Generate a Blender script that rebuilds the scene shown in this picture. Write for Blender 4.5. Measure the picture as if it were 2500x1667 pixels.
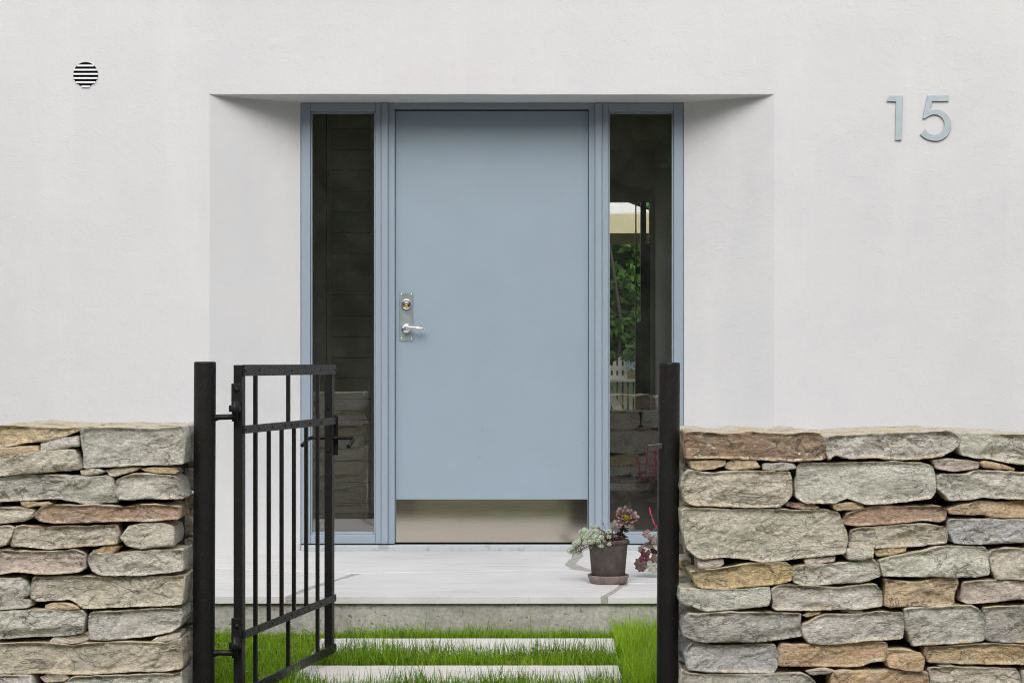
import bpy, bmesh, math, random
import numpy as np
from mathutils import Vector, Matrix, noise, Euler
from mathutils.geometry import delaunay_2d_cdt

random.seed(15); rng = np.random.default_rng(15)
R = math.radians
scene = bpy.context.scene
for o in list(bpy.data.objects): bpy.data.objects.remove(o)
COL = scene.collection

# ------------------------------------------------------------------ camera
F = 4600.0            # focal length in pixels of the 2500 px wide picture
CX, HY = 1250.0, 888.0
ZC = 1.04             # eye height
cam_d = bpy.data.cameras.new('camera'); cam = bpy.data.objects.new('camera', cam_d); COL.objects.link(cam)
cam.location = (0, 0, ZC); cam.rotation_euler = (R(90), 0, 0)
cam_d.sensor_width = 36.0; cam_d.sensor_fit = 'HORIZONTAL'
cam_d.lens = 36.0 * F / 2500.0
cam_d.shift_y = (HY - 833.5) / 2500.0
cam_d.clip_start = 0.05; cam_d.clip_end = 400
scene.camera = cam

# ------------------------------------------------------------------ sky, sun, exposure
SUN_EL, SUN_AZ = 40.0, 182.0        # azimuth clockwise from +Y (behind the camera, to the left)
world = bpy.data.worlds.new('World'); scene.world = world; world.use_nodes = True
wn, wl = world.node_tree.nodes, world.node_tree.links
wn.clear()
sky = wn.new('ShaderNodeTexSky'); sky.sky_type = 'NISHITA'; sky.sun_disc = False
sky.sun_elevation = R(SUN_EL); sky.sun_rotation = R(SUN_AZ); sky.dust_density = 3.0; sky.air_density = 1.0
hsv = wn.new('ShaderNodeHueSaturation'); hsv.inputs['Saturation'].default_value = 0.32
bgn = wn.new('ShaderNodeBackground'); bgn.inputs['Strength'].default_value = 0.15
wo = wn.new('ShaderNodeOutputWorld')
wl.new(sky.outputs[0], hsv.inputs['Color']); wl.new(hsv.outputs[0], bgn.inputs['Color']); wl.new(bgn.outputs[0], wo.inputs['Surface'])
sun_d = bpy.data.lights.new('sun', 'SUN'); sun_d.energy = 1.1; sun_d.angle = R(46); sun_d.color = (1.0, 0.98, 0.955)
sun = bpy.data.objects.new('sun', sun_d); COL.objects.link(sun)
sdir = Vector((math.sin(R(SUN_AZ)) * math.cos(R(SUN_EL)), math.cos(R(SUN_AZ)) * math.cos(R(SUN_EL)), math.sin(R(SUN_EL))))
sun.rotation_euler = sdir.to_track_quat('Z', 'Y').to_euler(); sun.location = (-4, -6, 12)
vs = scene.view_settings; vs.view_transform = 'Standard'; vs.look = 'None'; vs.gamma = 1.0; vs.use_curve_mapping = False
vs.exposure = 0.34
scene.render.engine = 'CYCLES'
cy = scene.cycles; cy.use_denoising = True; cy.max_bounces = 10; cy.diffuse_bounces = 5; cy.glossy_bounces = 4; cy.transparent_max_bounces = 16
cy.filter_width = 1.05; cy.denoising_prefilter = 'ACCURATE'; cy.caustics_reflective = False; cy.caustics_refractive = False; cy.sample_clamp_indirect = 6.0

# ------------------------------------------------------------------ helpers
def wx(px, d): return (px - CX) / F * d
def wz(py, d): return ZC - (py - HY) / F * d
def on_floor(px, py, z=0.15):
    d = (ZC - z) * F / (py - HY); return (wx(px, d), d)
def lin(c):
    return tuple(((v/255)/12.92 if v/255 <= 0.04045 else ((v/255+0.055)/1.055)**2.4) for v in c)

class MB:
    def __init__(s): s.v = []; s.f = []; s.sm = []
    def add(s, verts, faces, smooth=False):
        n = len(s.v); s.v += [tuple(v) for v in verts]
        s.f += [tuple(i + n for i in f) for f in faces]; s.sm += [smooth] * len(faces); return s
    def box(s, x0, x1, y0, y1, z0, z1):
        v = [(x0,y0,z0),(x1,y0,z0),(x1,y1,z0),(x0,y1,z0),(x0,y0,z1),(x1,y0,z1),(x1,y1,z1),(x0,y1,z1)]
        return s.add(v, [(0,3,2,1),(4,5,6,7),(0,1,5,4),(1,2,6,5),(2,3,7,6),(3,0,4,7)])
    def tube(s, pts, r, n=12, caps=True, smooth=True):
        pts = [Vector(p) for p in pts]; rs = r if isinstance(r, (list, tuple)) else [r]*len(pts)
        t0 = (pts[1]-pts[0]).normalized(); up = Vector((0,0,1)) if abs(t0.z) < .9 else Vector((1,0,0))
        a = t0.cross(up).normalized(); vs_ = []
        for i, p in enumerate(pts):
            t = (pts[min(i+1,len(pts)-1)] - pts[max(i-1,0)]).normalized()
            a = (a - t*a.dot(t)).normalized(); b = t.cross(a)
            for k in range(n):
                th = 2*math.pi*k/n; vs_.append(p + (a*math.cos(th)+b*math.sin(th))*rs[i])
        fs = [(i*n+k, i*n+(k+1)%n, (i+1)*n+(k+1)%n, (i+1)*n+k) for i in range(len(pts)-1) for k in range(n)]
        s.add(vs_, fs, smooth)
        if caps:
            m = len(s.v) - len(vs_)
            s.f += [tuple(m+k for k in reversed(range(n))), tuple(m+(len(pts)-1)*n+k for k in range(n))]; s.sm += [False, False]
        return s
    def lathe(s, prof, n=48, c=(0,0,0), smooth=True):
        vs_ = [(c[0]+r*math.cos(2*math.pi*k/n), c[1]+r*math.sin(2*math.pi*k/n), c[2]+z) for r, z in prof for k in range(n)]
        fs = [(i*n+k, i*n+(k+1)%n, (i+1)*n+(k+1)%n, (i+1)*n+k) for i in range(len(prof)-1) for k in range(n)]
        return s.add(vs_, fs, smooth)
    def prism(s, poly, y0, y1):           # polygon given in (x,z), extruded along y
        n = len(poly)
        v = [(x,y0,z) for x,z in poly] + [(x,y1,z) for x,z in poly]
        return s.add(v, [tuple(range(n)), tuple(range(2*n-1,n-1,-1))] + [(i,(i+n),(i+1)%n+n,(i+1)%n) for i in range(n)])
    def slab(s, poly, z0, z1):            # polygon given in (x,y)
        n = len(poly)
        v = [(x,y,z0) for x,y in poly] + [(x,y,z1) for x,y in poly]
        return s.add(v, [tuple(reversed(range(n))), tuple(range(n,2*n))] + [(i,(i+1)%n,(i+1)%n+n,i+n) for i in range(n)])
    def xform(s, M, start=0):
        s.v = s.v[:start] + [tuple(M @ Vector(p)) for p in s.v[start:]]; return s
    def mesh(s, name='mesh'):
        me = bpy.data.meshes.new(name); me.from_pydata(s.v, [], s.f); me.polygons.foreach_set('use_smooth', s.sm)
        bm = bmesh.new(); bm.from_mesh(me); bmesh.ops.recalc_face_normals(bm, faces=bm.faces); bm.to_mesh(me); bm.free()
        me.update(); return me
    def build(s, name, mat, parent=None, loc=None, bevel=0, seg=2):
        return link(name, s.mesh(name), mat, parent, loc, bevel, seg)

def link(name, me, mat, parent=None, loc=None, bevel=0, seg=2):
    o = bpy.data.objects.new(name, me); COL.objects.link(o)
    if mat is not None:
        if len(me.materials) == 0: me.materials.append(mat)
    if parent is not None:
        o.parent = parent
    if loc is not None: o.location = loc
    if bevel:
        b = o.modifiers.new('bevel', 'BEVEL'); b.width = bevel; b.segments = seg; b.limit_method = 'ANGLE'; b.angle_limit = R(35); b.harden_normals = False
    return o
def thing(name, label, cat, loc=(0,0,0), group=None):
    o = bpy.data.objects.new(name, None); COL.objects.link(o); o.location = loc; o.empty_display_size = .05
    return tag(o, label, cat, group)
def tag(o, label, cat, group=None):
    o['label'] = label; o['category'] = cat
    if group: o['group'] = group
    return o
def local(mb, loc):               # world coordinates -> coordinates under a thing at loc
    mb.v = [(x-loc[0], y-loc[1], z-loc[2]) for x,y,z in mb.v]; return mb

# ------------------------------------------------------------------ materials
def mat(name, col=(.5,.5,.5), rough=.6, metal=0.0, spec=.5):
    m = bpy.data.materials.new(name); m.use_nodes = True
    b = m.node_tree.nodes['Principled BSDF']
    b.inputs['Base Color'].default_value = (*col, 1); b.inputs['Roughness'].default_value = rough
    b.inputs['Metallic'].default_value = metal; b.inputs['Specular IOR Level'].default_value = spec
    return m
class NT:
    def __init__(s, m): s.m = m; s.t = m.node_tree; s.b = s.t.nodes['Principled BSDF']
    def n(s, typ, **kw):
        nd = s.t.nodes.new('ShaderNode'+typ)
        for k, v in kw.items():
            if k in nd.inputs: nd.inputs[k].default_value = v
            else: setattr(nd, k, v)
        return nd
    def l(s, a, b): s.t.links.new(a, b)
    def coords(s, scale=(1,1,1), rot=(0,0,0), offset_random=False, kind='Object'):
        tc = s.n('TexCoord'); mp = s.n('Mapping'); mp.inputs['Scale'].default_value = scale; mp.inputs['Rotation'].default_value = rot
        s.l(tc.outputs[kind], mp.inputs['Vector'])
        if offset_random:
            oi = s.n('ObjectInfo'); ma = s.n('Math', operation='MULTIPLY'); ma.inputs[1].default_value = 37.0
            s.l(oi.outputs['Random'], ma.inputs[0]); s.l(ma.outputs[0], mp.inputs['Location'])
        return mp.outputs[0]
    def noise(s, vec, scale, detail=4, rough=.55, dist=0.0):
        nd = s.n('TexNoise'); nd.inputs['Scale'].default_value = scale; nd.inputs['Detail'].default_value = detail
        nd.inputs['Roughness'].default_value = rough; nd.inputs['Distortion'].default_value = dist
        s.l(vec, nd.inputs['Vector']); return nd.outputs['Fac']
    def ramp(s, fac, stops):
        r = s.n('ValToRGB'); e = r.color_ramp.elements
        while len(e) < len(stops): e.new(.5)
        for i, (p, c) in enumerate(stops):
            e[i].position = p; e[i].color = (*c, 1) if len(c) == 3 else c
        s.l(fac, r.inputs[0]); return r.outputs[0]
    def g(s, fac, a, b, lo=.35, hi=.65):
        return s.ramp(fac, [(lo, (a,a,a)), (hi, (b,b,b))])
    def mix(s, fac, a, b, mode='MIX'):
        m = s.n('Mix', data_type='RGBA', blend_type=mode, clamp_factor=True)
        for si, val in ((0, fac), (6, a), (7, b)):
            sock = m.inputs[si]
            if isinstance(val, bpy.types.NodeSocket): s.l(val, sock)
            elif isinstance(val, (int, float)): sock.default_value = val if si == 0 else (val,val,val,1)
            else: sock.default_value = (*val, 1)
        return m.outputs[2]
    def bump(s, h, strength, dist, prev=None):
        b = s.n('Bump'); b.inputs['Strength'].default_value = strength; b.inputs['Distance'].default_value = dist
        s.l(h, b.inputs['Height'])
        if prev is not None: s.l(prev, b.inputs['Normal'])
        return b.outputs[0]
    def col(s, c): s.l(c, s.b.inputs['Base Color'])
    def nrm(s, c): s.l(c, s.b.inputs['Normal'])
    def rough(s, c): s.l(c, s.b.inputs['Roughness'])

M = {}
# render plaster
m = M['plaster'] = mat('white_plaster', (.8,.8,.8), .92, spec=.2); t = NT(m)
v = t.coords(); v2 = t.coords(scale=(1,1,1.6), rot=(0,R(35),0))
n1 = t.noise(v, .9, 5); n2 = t.noise(v, 7, 5, .6); n3 = t.noise(v, 55, 5, .65); n4 = t.noise(v2, 16, 6, .7, 1.2)
c = t.mix(t.g(n1, 0, 1, .35, .7), (.605,.605,.618), (.662,.662,.668)); c = t.mix(t.g(n2, 0, .6, .45, .7), c, (.652,.648,.640)); st = t.noise(t.coords(scale=(2.2,1,.35)), 1.6, 5, .6); c = t.mix(t.g(st, 0, .5, .52, .72), c, (.695,.695,.695))
hl = t.ramp(t.noise(v, 2.3, 5, .6, 1.5), [(.494,(0,0,0)),(.499,(1,1,1)),(.501,(1,1,1)),(.506,(0,0,0))]); c = t.mix(t.mix(1.0, hl, t.g(n1, 0, .16, .5, .6), 'MULTIPLY'), c, (.5,.5,.5)); t.col(c)
b = t.bump(n3, .22, .004); b = t.bump(t.g(n4, 0, 1, .54, .70), .18, .004, b); n5 = t.noise(v2, 4.2, 7, .72, 2.0); b = t.bump(t.g(n5, 0, 1, .60, .68), .16, .004, b); b = t.bump(n2, .25, .012, b); t.nrm(b)
# painted door / frame
def paint(name, c):
    m = M[name] = mat(name, c, .42, spec=.45); t = NT(m); v = t.coords(); n = t.noise(v, 3, 3); n2 = t.noise(v, 300, 2)
    n3 = t.noise(t.coords(scale=(1,1,.25)), 9, 5, .6); sk = t.noise(v, 75, 2, .5)
    c2 = t.mix(t.g(n, 0, 1), c, tuple(k*.94 for k in c)); c2 = t.mix(t.g(n3, 0, .4, .5, .75), c2, tuple(k*.90+.02 for k in c)); c2 = t.mix(t.g(sk, 0, .7, .775, .80), c2, (.05,.05,.05)); t.col(c2); t.rough(t.g(n, .38, .5)); t.nrm(t.bump(n2, .05, .001)); return m
paint('blue_paint', (.275,.343,.408)); paint('frame_paint', (.272,.334,.395))
# brushed steel
m = M['steel'] = mat('brushed_steel', (.55,.50,.43), .14, 1.0); t = NT(m); v = t.coords(scale=(1.2,1,160)); n = t.noise(v, 6, 3)
t.rough(t.g(n, .08, .13)); t.nrm(t.bump(n, .02, .0005))
M['chrome'] = mat('polished_steel', (.80,.80,.80), .14, 1.0)
m = M['zinc'] = mat('galvanised_zinc', (.42,.49,.51), .48, .75); t = NT(m); v = t.coords(); n = t.noise(v, 22, 4, .6)
t.col(t.mix(t.g(n, 0, 1), (.24,.295,.29), (.31,.365,.36))); t.rough(t.g(n, .45, .6))
m = M['zinc_plain'] = mat('plain_zinc', (.42,.49,.51), .5, .6); t = NT(m); n = t.noise(t.coords(), 14, 4, .6); t.col(t.mix(t.g(n, 0, 1), (.37,.435,.455), (.43,.50,.525)))
M['brass'] = mat('brass', (.42,.24,.07), .35, 1.0)
M['dark_hole'] = mat('dark_gap', (.008,.008,.009), .9, spec=.1)
M['threshold'] = mat('threshold_metal', (.46,.50,.52), .5, .35); t = NT(M['threshold']); v = t.coords(); n = t.noise(v, 22, 5, .7)
t.col(t.mix(t.g(n, 0, 1, .52, .72), (.47,.51,.53), (.27,.28,.27)))
# black gate paint
m = M['black'] = mat('black_gate_paint', (.018,.017,.016), .42, spec=.36); t = NT(m); v = t.coords()
n = t.noise(v, 5, 4, .6); n2 = t.noise(v, 90, 3, .6); sp = t.noise(v, 210, 2, .5)
c = t.mix(t.g(n, 0, .8, .4, .75), (.007,.0067,.0064), (.014,.0132,.0125)); c = t.mix(t.g(sp, 0, .32, .68, .74), c, (.22,.21,.19)); rs = t.noise(v, 38, 4, .7); c = t.mix(t.g(rs, 0, .5, .70, .76), c, (.07,.045,.03)); t.col(c)
t.rough(t.g(n2, .36,.58)); t.nrm(t.bump(n2, .25, .0012))
# dry stone
m = M['stone'] = mat('field_stone', (.4,.4,.35), .93, spec=.25); t = NT(m)
v = t.coords(offset_random=True); vd = t.coords(scale=(1,1,2.6), rot=(0,R(28),0), offset_random=True); oi = t.n('ObjectInfo')
a1 = t.noise(v, 7, 4, .6, .4); a2 = t.noise(vd, 26, 5, .68, .5); a3 = t.noise(vd, 95, 5, .78); a4 = t.noise(vd, 60, 6, .75)
tints = t.ramp(oi.outputs['Random'], [(0,(.56,.44,.28)),(.3,(.52,.52,.45)),(.55,(.57,.46,.38)),(.8,(.48,.49,.49)),(1,(.60,.52,.36))])
c = t.mix(t.g(a1, 0, .42, .48, .68), oi.outputs['Color'], tints)
a5 = t.noise(v, 15, 6, .72, 1.0); a6 = t.noise(vd, 5.5, 3, .6, 1.6)
c = t.mix(t.g(a2, 0, .62, .46, .64), c, t.mix(.55, c, (.74,.69,.58)))
c = t.mix(t.g(a5, 0, .45, .57, .68), c, t.mix(.5, c, (.24,.22,.19)))
dk = t.g(a4, .80, 1.17, .36, .62); c = t.mix(1.0, c, dk, 'MULTIPLY')
sp = t.g(a3, .68, 1.32, .34, .66); c = t.mix(1.0, c, sp, 'MULTIPLY')
crk = t.ramp(a6, [(.478,(0,0,0)),(.494,(1,1,1)),(.506,(1,1,1)),(.522,(0,0,0))]); crm = t.mix(1.0, crk, t.g(a1, 0, 1, .40, .55), 'MULTIPLY')
c = t.mix(t.mix(1.0, crm, .55, 'MULTIPLY'), c, (.07,.065,.055))
vo = t.n('TexVoronoi'); t.l(v, vo.inputs['Vector']); vo.inputs['Scale'].default_value = 26; li = t.ramp(vo.outputs['Distance'], [(.06,(1,1,1)),(.10,(0,0,0))])
gate_n = t.g(t.noise(v, 9, 2), 0, .5, .60, .66); c = t.mix(t.mix(1.0, li, gate_n, 'MULTIPLY'), c, (.66,.65,.58)); t.col(c)
b = t.bump(a4, 1.0, .009); b = t.bump(a3, .9, .005, b); b = t.bump(a5, .8, .014, b); iv = t.n('Invert'); t.l(crm, iv.inputs['Color']); b = t.bump(iv.outputs[0], .5, .004, b); t.nrm(b)
m = M['stone_top'] = mat('pale_stone_top', (.6,.55,.44), .95, spec=.2); t = NT(m); v = t.coords(offset_random=True); a1 = t.noise(v, 12, 5, .65, .5); a2 = t.noise(v, 90, 5, .7)  # paler cream tone for stone faces that point up
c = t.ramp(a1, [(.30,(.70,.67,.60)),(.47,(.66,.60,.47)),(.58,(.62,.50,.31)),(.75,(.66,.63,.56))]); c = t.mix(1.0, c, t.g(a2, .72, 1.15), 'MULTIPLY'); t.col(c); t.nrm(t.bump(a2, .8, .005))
M['core'] = mat('wall_core_rubble', (.045,.040,.034), 1.0, spec=.05)
# pale slabs
def slabmat(name, ca, cb, cs):
    m = M[name] = mat(name, ca, .8, spec=.3); t = NT(m); v = t.coords(offset_random=True); vs_ = t.coords(scale=(.35,3,1), offset_random=True)
    n = t.noise(v, 2.2, 5); st = t.noise(vs_, 7, 5, .65, .6); n2 = t.noise(v, 90, 4, .7); sp = t.noise(v, 38, 4, .7)
    c = t.mix(t.g(n, 0, 1), ca, cb); c = t.mix(t.g(st, 0, .7, .52, .72), c, cs); c = t.mix(t.g(sp, 0, .6, .66, .76), c, tuple(k*.55 for k in cs)); bl_ = t.noise(vs_, 3.1, 4, .6, 1.0); c = t.mix(t.g(bl_, 0, .45, .58, .70), c, tuple(k*.85 for k in cs)); t.col(c)
    t.nrm(t.bump(n2, .3, .002)); return m
slabmat('pale_slab', (.62,.61,.605), (.69,.68,.665), (.50,.495,.48))
slabmat('step_stone', (.74,.71,.66), (.79,.76,.72), (.66,.56,.46))
m = M['mortar'] = mat('mortar', (.36,.35,.32), .95, spec=.1); t = NT(m); n = t.noise(t.coords(), 60, 4); t.col(t.mix(t.g(n,0,1), (.33,.32,.29), (.44,.43,.40)))
# concrete
m = M['concrete'] = mat('old_concrete', (.3,.29,.26), .95, spec=.15); t = NT(m); v = t.coords(); vs_ = t.coords(scale=(.5,1,2.5))
n = t.noise(v, 5, 5, .65); st = t.noise(vs_, 14, 5, .7); f = t.noise(v, 70, 5, .7); pit = t.noise(v, 62, 2, .4, .15)
c = t.mix(t.g(n, 0, 1), (.36,.345,.305), (.50,.485,.445)); c = t.mix(t.g(st, 0, .6, .5, .7), c, (.56,.55,.52)); c = t.mix(t.g(pit, 0, .75, .70, .745), c, (.09,.085,.08))
c = t.mix(1.0, c, t.g(f, .75, 1.15), 'MULTIPLY'); t.col(c); b = t.bump(f, .6, .004); b = t.bump(t.g(pit, 1, 0, .66, .74), .7, .008, b); t.nrm(b)
# soil, asphalt, garden
m = M['soil'] = mat('soil', (.06,.05,.035), 1, spec=.1); t = NT(m); n = t.noise(t.coords(), 40, 5, .7); t.col(t.mix(t.g(n,0,1), (.035,.035,.018), (.075,.085,.03))); t.nrm(t.bump(n, .8, .02))
m = M['asphalt'] = mat('pale_gravel', (.3,.29,.27), .95, spec=.2); t = NT(m); v = t.coords(); n = t.noise(v, 160, 3); n2 = t.noise(v, 1.2, 4); t.col(t.mix(t.g(n2,0,1), (.40,.385,.36), (.50,.48,.45))); t.nrm(t.bump(n, .5, .01))
m = M['verge'] = mat('mown_verge', (.11,.15,.04), 1, spec=.1); t = NT(m); n = t.noise(t.coords(), 30, 6, .75); t.col(t.mix(t.g(n,0,1), (.105,.115,.05), (.20,.205,.10))); t.nrm(t.bump(n, .8, .03))
# foliage
def leafmat(name, ca, cb, trans=.35, rough=.5, attr=False):
    m = M[name] = mat(name, ca, rough, spec=.35); t = NT(m)
    if attr:
        at = t.n('Attribute', attribute_name='tone'); c = t.ramp(at.outputs['Fac'], [(0, tuple(k*.55 for k in ca)), (.22, ca), (.93, cb), (.96, (.50,.42,.16) if name == 'grass' else cb)])
    else:
        oi = t.n('ObjectInfo'); n = t.noise(t.coords(), 30, 3); c = t.mix(t.g(n, 0, 1), ca, cb)
    t.col(c)
    if trans:
        tr = t.n('BsdfTranslucent'); t.l(c, tr.inputs['Color']); mx = t.n('MixShader'); mx.inputs[0].default_value = trans
        out = t.t.nodes['Material Output']; t.l(t.b.outputs[0], mx.inputs[1]); t.l(tr.outputs[0], mx.inputs[2]); t.l(mx.outputs[0], out.inputs['Surface'])
    return m
leafmat('grass', (.125,.285,.012), (.44,.66,.036), .45, .45, True)
leafmat('tree_leaf', (.050,.085,.025), (.10,.150,.045), .35, .5, True)
leafmat('ivy_leaf', (.04,.11,.02), (.14,.30,.05), .35, .45, True)
leafmat('clover', (.14,.27,.03), (.26,.40,.07), .35)
leafmat('stonecrop', (.56,.68,.50), (.84,.86,.70), .08, .5)
leafmat('stonecrop_red', (.40,.19,.17), (.50,.33,.25), .15)
m = M['aeonium'] = mat('aeonium_leaf', (.2,.1,.1), .45, spec=.4); t = NT(m); tc = t.n('TexCoord'); sx = t.n('SeparateXYZ'); t.l(tc.outputs['Generated'], sx.inputs[0])
t.col(t.ramp(sx.outputs['X'], [(0,(.46,.46,.03)),(.36,(.36,.25,.05)),(.55,(.15,.065,.06)),(.85,(.23,.135,.135)),(1,(.38,.30,.29))]))
m = M['aeonium_heart'] = mat('aeonium_heart_leaf', (.45,.48,.03), .45)
m = M['aeonium_dark'] = mat('aeonium_dark_leaf', (.030,.018,.017), .45)
def heuch(name, ca, cb):
    m = M[name] = mat(name, ca, .5, spec=.35); t = NT(m); v = t.coords(kind='UV'); w = t.n('TexWave', wave_type='BANDS'); w.inputs['Scale'].default_value = 1
    n = t.noise(t.coords(), 60, 4, .6); at = t.n('Attribute', attribute_name='vein')
    c = t.mix(t.g(n, 0, 1), ca, cb); c = t.mix(at.outputs['Fac'], c, tuple(k*.35 for k in ca)); t.col(c); return m
heuch('heuchera_mauve', (.20,.13,.125), (.30,.215,.20)); heuch('heuchera_maroon', (.075,.025,.025), (.12,.04,.04)); heuch('heuchera_magenta', (.33,.055,.11), (.42,.10,.17))
heuch('heuchera_rust', (.36,.13,.09), (.33,.20,.16)); heuch('heuchera_sage', (.34,.35,.29), (.42,.42,.36)); heuch('heuchera_brown', (.13,.085,.075), (.20,.14,.125))
M['pink'] = mat('pink_flower', (.75,.04,.22), .6); M['stem'] = mat('plant_stem', (.16,.075,.05), .6); M['dark_stem'] = mat('dark_stem', (.03,.022,.02), .6)
m = M['clay'] = mat('dark_clay', (.06,.05,.045), .88, spec=.25); t = NT(m); v = t.coords(); n = t.noise(v, 22, 5, .6); f = t.noise(v, 260, 3, .6)
c = t.mix(t.g(n,0,1), (.062,.050,.044), (.112,.090,.080)); c = t.mix(t.g(f, 0, .4, .66, .76), c, (.26,.24,.22)); t.col(c); t.nrm(t.bump(f, .3, .002))
m = M['clay_pale'] = mat('pale_clay', (.24,.18,.165), .88, spec=.25); t = NT(m); v = t.coords(); n = t.noise(v, 26, 5, .65); f = t.noise(v, 300, 3)
c = t.mix(t.g(n,0,1), (.19,.14,.125), (.285,.22,.20)); t.col(c); t.nrm(t.bump(f, .3, .002))
# interior
M['interior'] = mat('interior_wall_paint', (.72,.71,.62), .8); M['board'] = mat('interior_boards', (.60,.59,.49), .7)
M['dark_wood'] = mat('dark_wood', (.05,.04,.03), .5); M['dark_metal'] = mat('dark_window_frame', (.02,.02,.02), .5)
M['switch'] = mat('pale_panel', (.55,.57,.52), .5)
M['white_paint'] = mat('white_garden_paint', (.78,.77,.70), .6); M['canvas'] = mat('cream_canvas', (.74,.66,.42), .8); M['canvas_top'] = mat('white_canvas', (.82,.82,.80), .8)
m = M['floral'] = mat('blue_floral_ceramic', (.6,.7,.72), .4); t = NT(m); n = t.noise(t.coords(), 55, 3, .6); t.col(t.mix(t.g(n,0,1,.48,.54), (.72,.74,.68), (.10,.36,.47)))
M['terracotta'] = mat('tan_clay', (.42,.33,.22), .85)
M['bark'] = mat('bark', (.09,.075,.06), .95); M['roof'] = mat('roof_felt', (.08,.08,.08), .9)
# glass
m = M['glass'] = bpy.data.materials.new('window_glass'); m.use_nodes = True; nt = m.node_tree; nt.nodes.clear()
tr = nt.nodes.new('ShaderNodeBsdfTransparent'); tr.inputs[0].default_value = (.955,.965,.945,1); gl = nt.nodes.new('ShaderNodeBsdfGlossy'); gl.inputs['Roughness'].default_value = 0.0
lw = nt.nodes.new('ShaderNodeLayerWeight'); lw.inputs[0].default_value = .18; mr = nt.nodes.new('ShaderNodeMapRange'); mr.inputs[3].default_value = .165; mr.inputs[4].default_value = .6
mx = nt.nodes.new('ShaderNodeMixShader'); out = nt.nodes.new('ShaderNodeOutputMaterial')
dn = nt.nodes.new('ShaderNodeTexNoise'); tcg = nt.nodes.new('ShaderNodeTexCoord'); dn.inputs['Scale'].default_value = 6; dn.inputs['Detail'].default_value = 6; dn.inputs['Roughness'].default_value = .7
dm = nt.nodes.new('ShaderNodeMapRange'); dm.inputs[1].default_value = .35; dm.inputs[2].default_value = .8; dm.inputs[3].default_value = .006; dm.inputs[4].default_value = .030
df = nt.nodes.new('ShaderNodeBsdfDiffuse'); df.inputs[0].default_value = (.42,.43,.41,1); mx2 = nt.nodes.new('ShaderNodeMixShader')
nt.links.new(tcg.outputs['Object'], dn.inputs['Vector']); nt.links.new(dn.outputs['Fac'], dm.inputs[0]); nt.links.new(dm.outputs[0], mx2.inputs[0])
nt.links.new(lw.outputs['Facing'], mr.inputs[0]); nt.links.new(mr.outputs[0], mx.inputs[0]); nt.links.new(tr.outputs[0], mx.inputs[1]); nt.links.new(gl.outputs[0], mx.inputs[2])
nt.links.new(mx.outputs[0], mx2.inputs[1]); nt.links.new(df.outputs[0], mx2.inputs[2]); nt.links.new(mx2.outputs[0], out.inputs['Surface'])

# ------------------------------------------------------------------ the setting: ground
def structure(o): o['kind'] = 'structure'; return o
structure(MB().slab([(-40,-40),(40,-40),(40,3.2),(-40,3.2)], -.40, -.03).build('street', M['asphalt']))
structure(MB().slab([(-40,3.2),(40,3.2),(40,5.42),(-40,5.42)], -.40, -.012).build('grass_verge', M['verge']))
structure(MB().slab([(-40,5.42),(40,5.42),(40,60),(-40,60)], -.40, 0.0).build('front_garden_soil', M['soil']))

# ------------------------------------------------------------------ house
D_FAC, D_FR, D_DOOR = 8.73, 8.99, 9.02
Z0 = 0.15
XL, XR = wx(511, D_FAC), wx(1890, D_FAC); ZT = wz(232, D_FAC)
IL, IR = wx(734, D_FR), wx(1669, D_FR)
house = thing('house', 'white plastered house with a recessed pale blue front door', 'house', (0, D_FAC, 0))
HL = (0, D_FAC, 0)
# front wall with the splayed reveals and soffit in one plastered skin
bm = bmesh.new()
def lines(*segs):
    r = []
    for a, b, n in segs:
        r += list(np.linspace(a, b, n+1)[(1 if r else 0):])
    return r
xs = lines((-4.8, XL, 60), (XL, XR, 50), (XR, 4.8, 66)); zs = lines((-.2, ZT, 46), (ZT, 3.15, 22))
def vkey(cache, p):
    k = tuple(round(c, 5) for c in p)
    if k not in cache: cache[k] = bm.verts.new(p)
    return cache[k]
cache = {}
def quad(a, b, c, d): bm.faces.new([vkey(cache, p) for p in (a, b, c, d)])
e = 1e-6
for i in range(len(xs)-1):
    for j in range(len(zs)-1):
        if xs[i] >= XL-e and xs[i+1] <= XR+e and zs[j+1] <= ZT+e: continue
        quad((xs[i],D_FAC,zs[j]), (xs[i+1],D_FAC,zs[j]), (xs[i+1],D_FAC,zs[j+1]), (xs[i],D_FAC,zs[j+1]))
NR = 6; DB = D_FR + .10
def revx(o, i_, s): return o + (i_-o)*s
zlow = [z for z in zs if z <= ZT+e]; xin = [x for x in xs if XL-e <= x <= XR+e]
for k in range(NR+2):
    def st(k_):
        if k_ <= NR:
            s = k_/NR; return s, D_FAC + (D_FR-D_FAC)*s
        return 1.0, DB
    (s0, y0), (s1, y1) = st(k), st(k+1)
    if k == NR+1: break
    for j in range(len(zlow)-1):
        for o_, i_, flip in ((XL, IL, 0), (XR, IR, 1)):
            p = [(revx(o_,i_,s0),y0,zlow[j]), (revx(o_,i_,s1),y1,zlow[j]), (revx(o_,i_,s1),y1,zlow[j+1]), (revx(o_,i_,s0),y0,zlow[j+1])]
            quad(*(p if not flip else p[::-1]))
    for i in range(len(xin)-1):
        def xx(x, s): u = (x-XL)/(XR-XL); return revx(XL,IL,s)*(1-u) + revx(XR,IR,s)*u
        quad((xx(xin[i],s0),y0,ZT), (xx(xin[i+1],s0),y0,ZT), (xx(xin[i+1],s1),y1,ZT), (xx(xin[i],s1),y1,ZT))
for v_ in bm.verts:
    p = v_.co
    if p.y > D_FR - .03: continue
    d = noise.noise_vector(p*1.7)*.0028 + noise.noise_vector(p*6)*.0012
    v_.co = p + Vector((d.x*.8, d.y*1.2, d.z*.8))
bmesh.ops.recalc_face_normals(bm, faces=bm.faces)
me = bpy.data.meshes.new('wall'); bm.to_mesh(me); bm.free()
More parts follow.
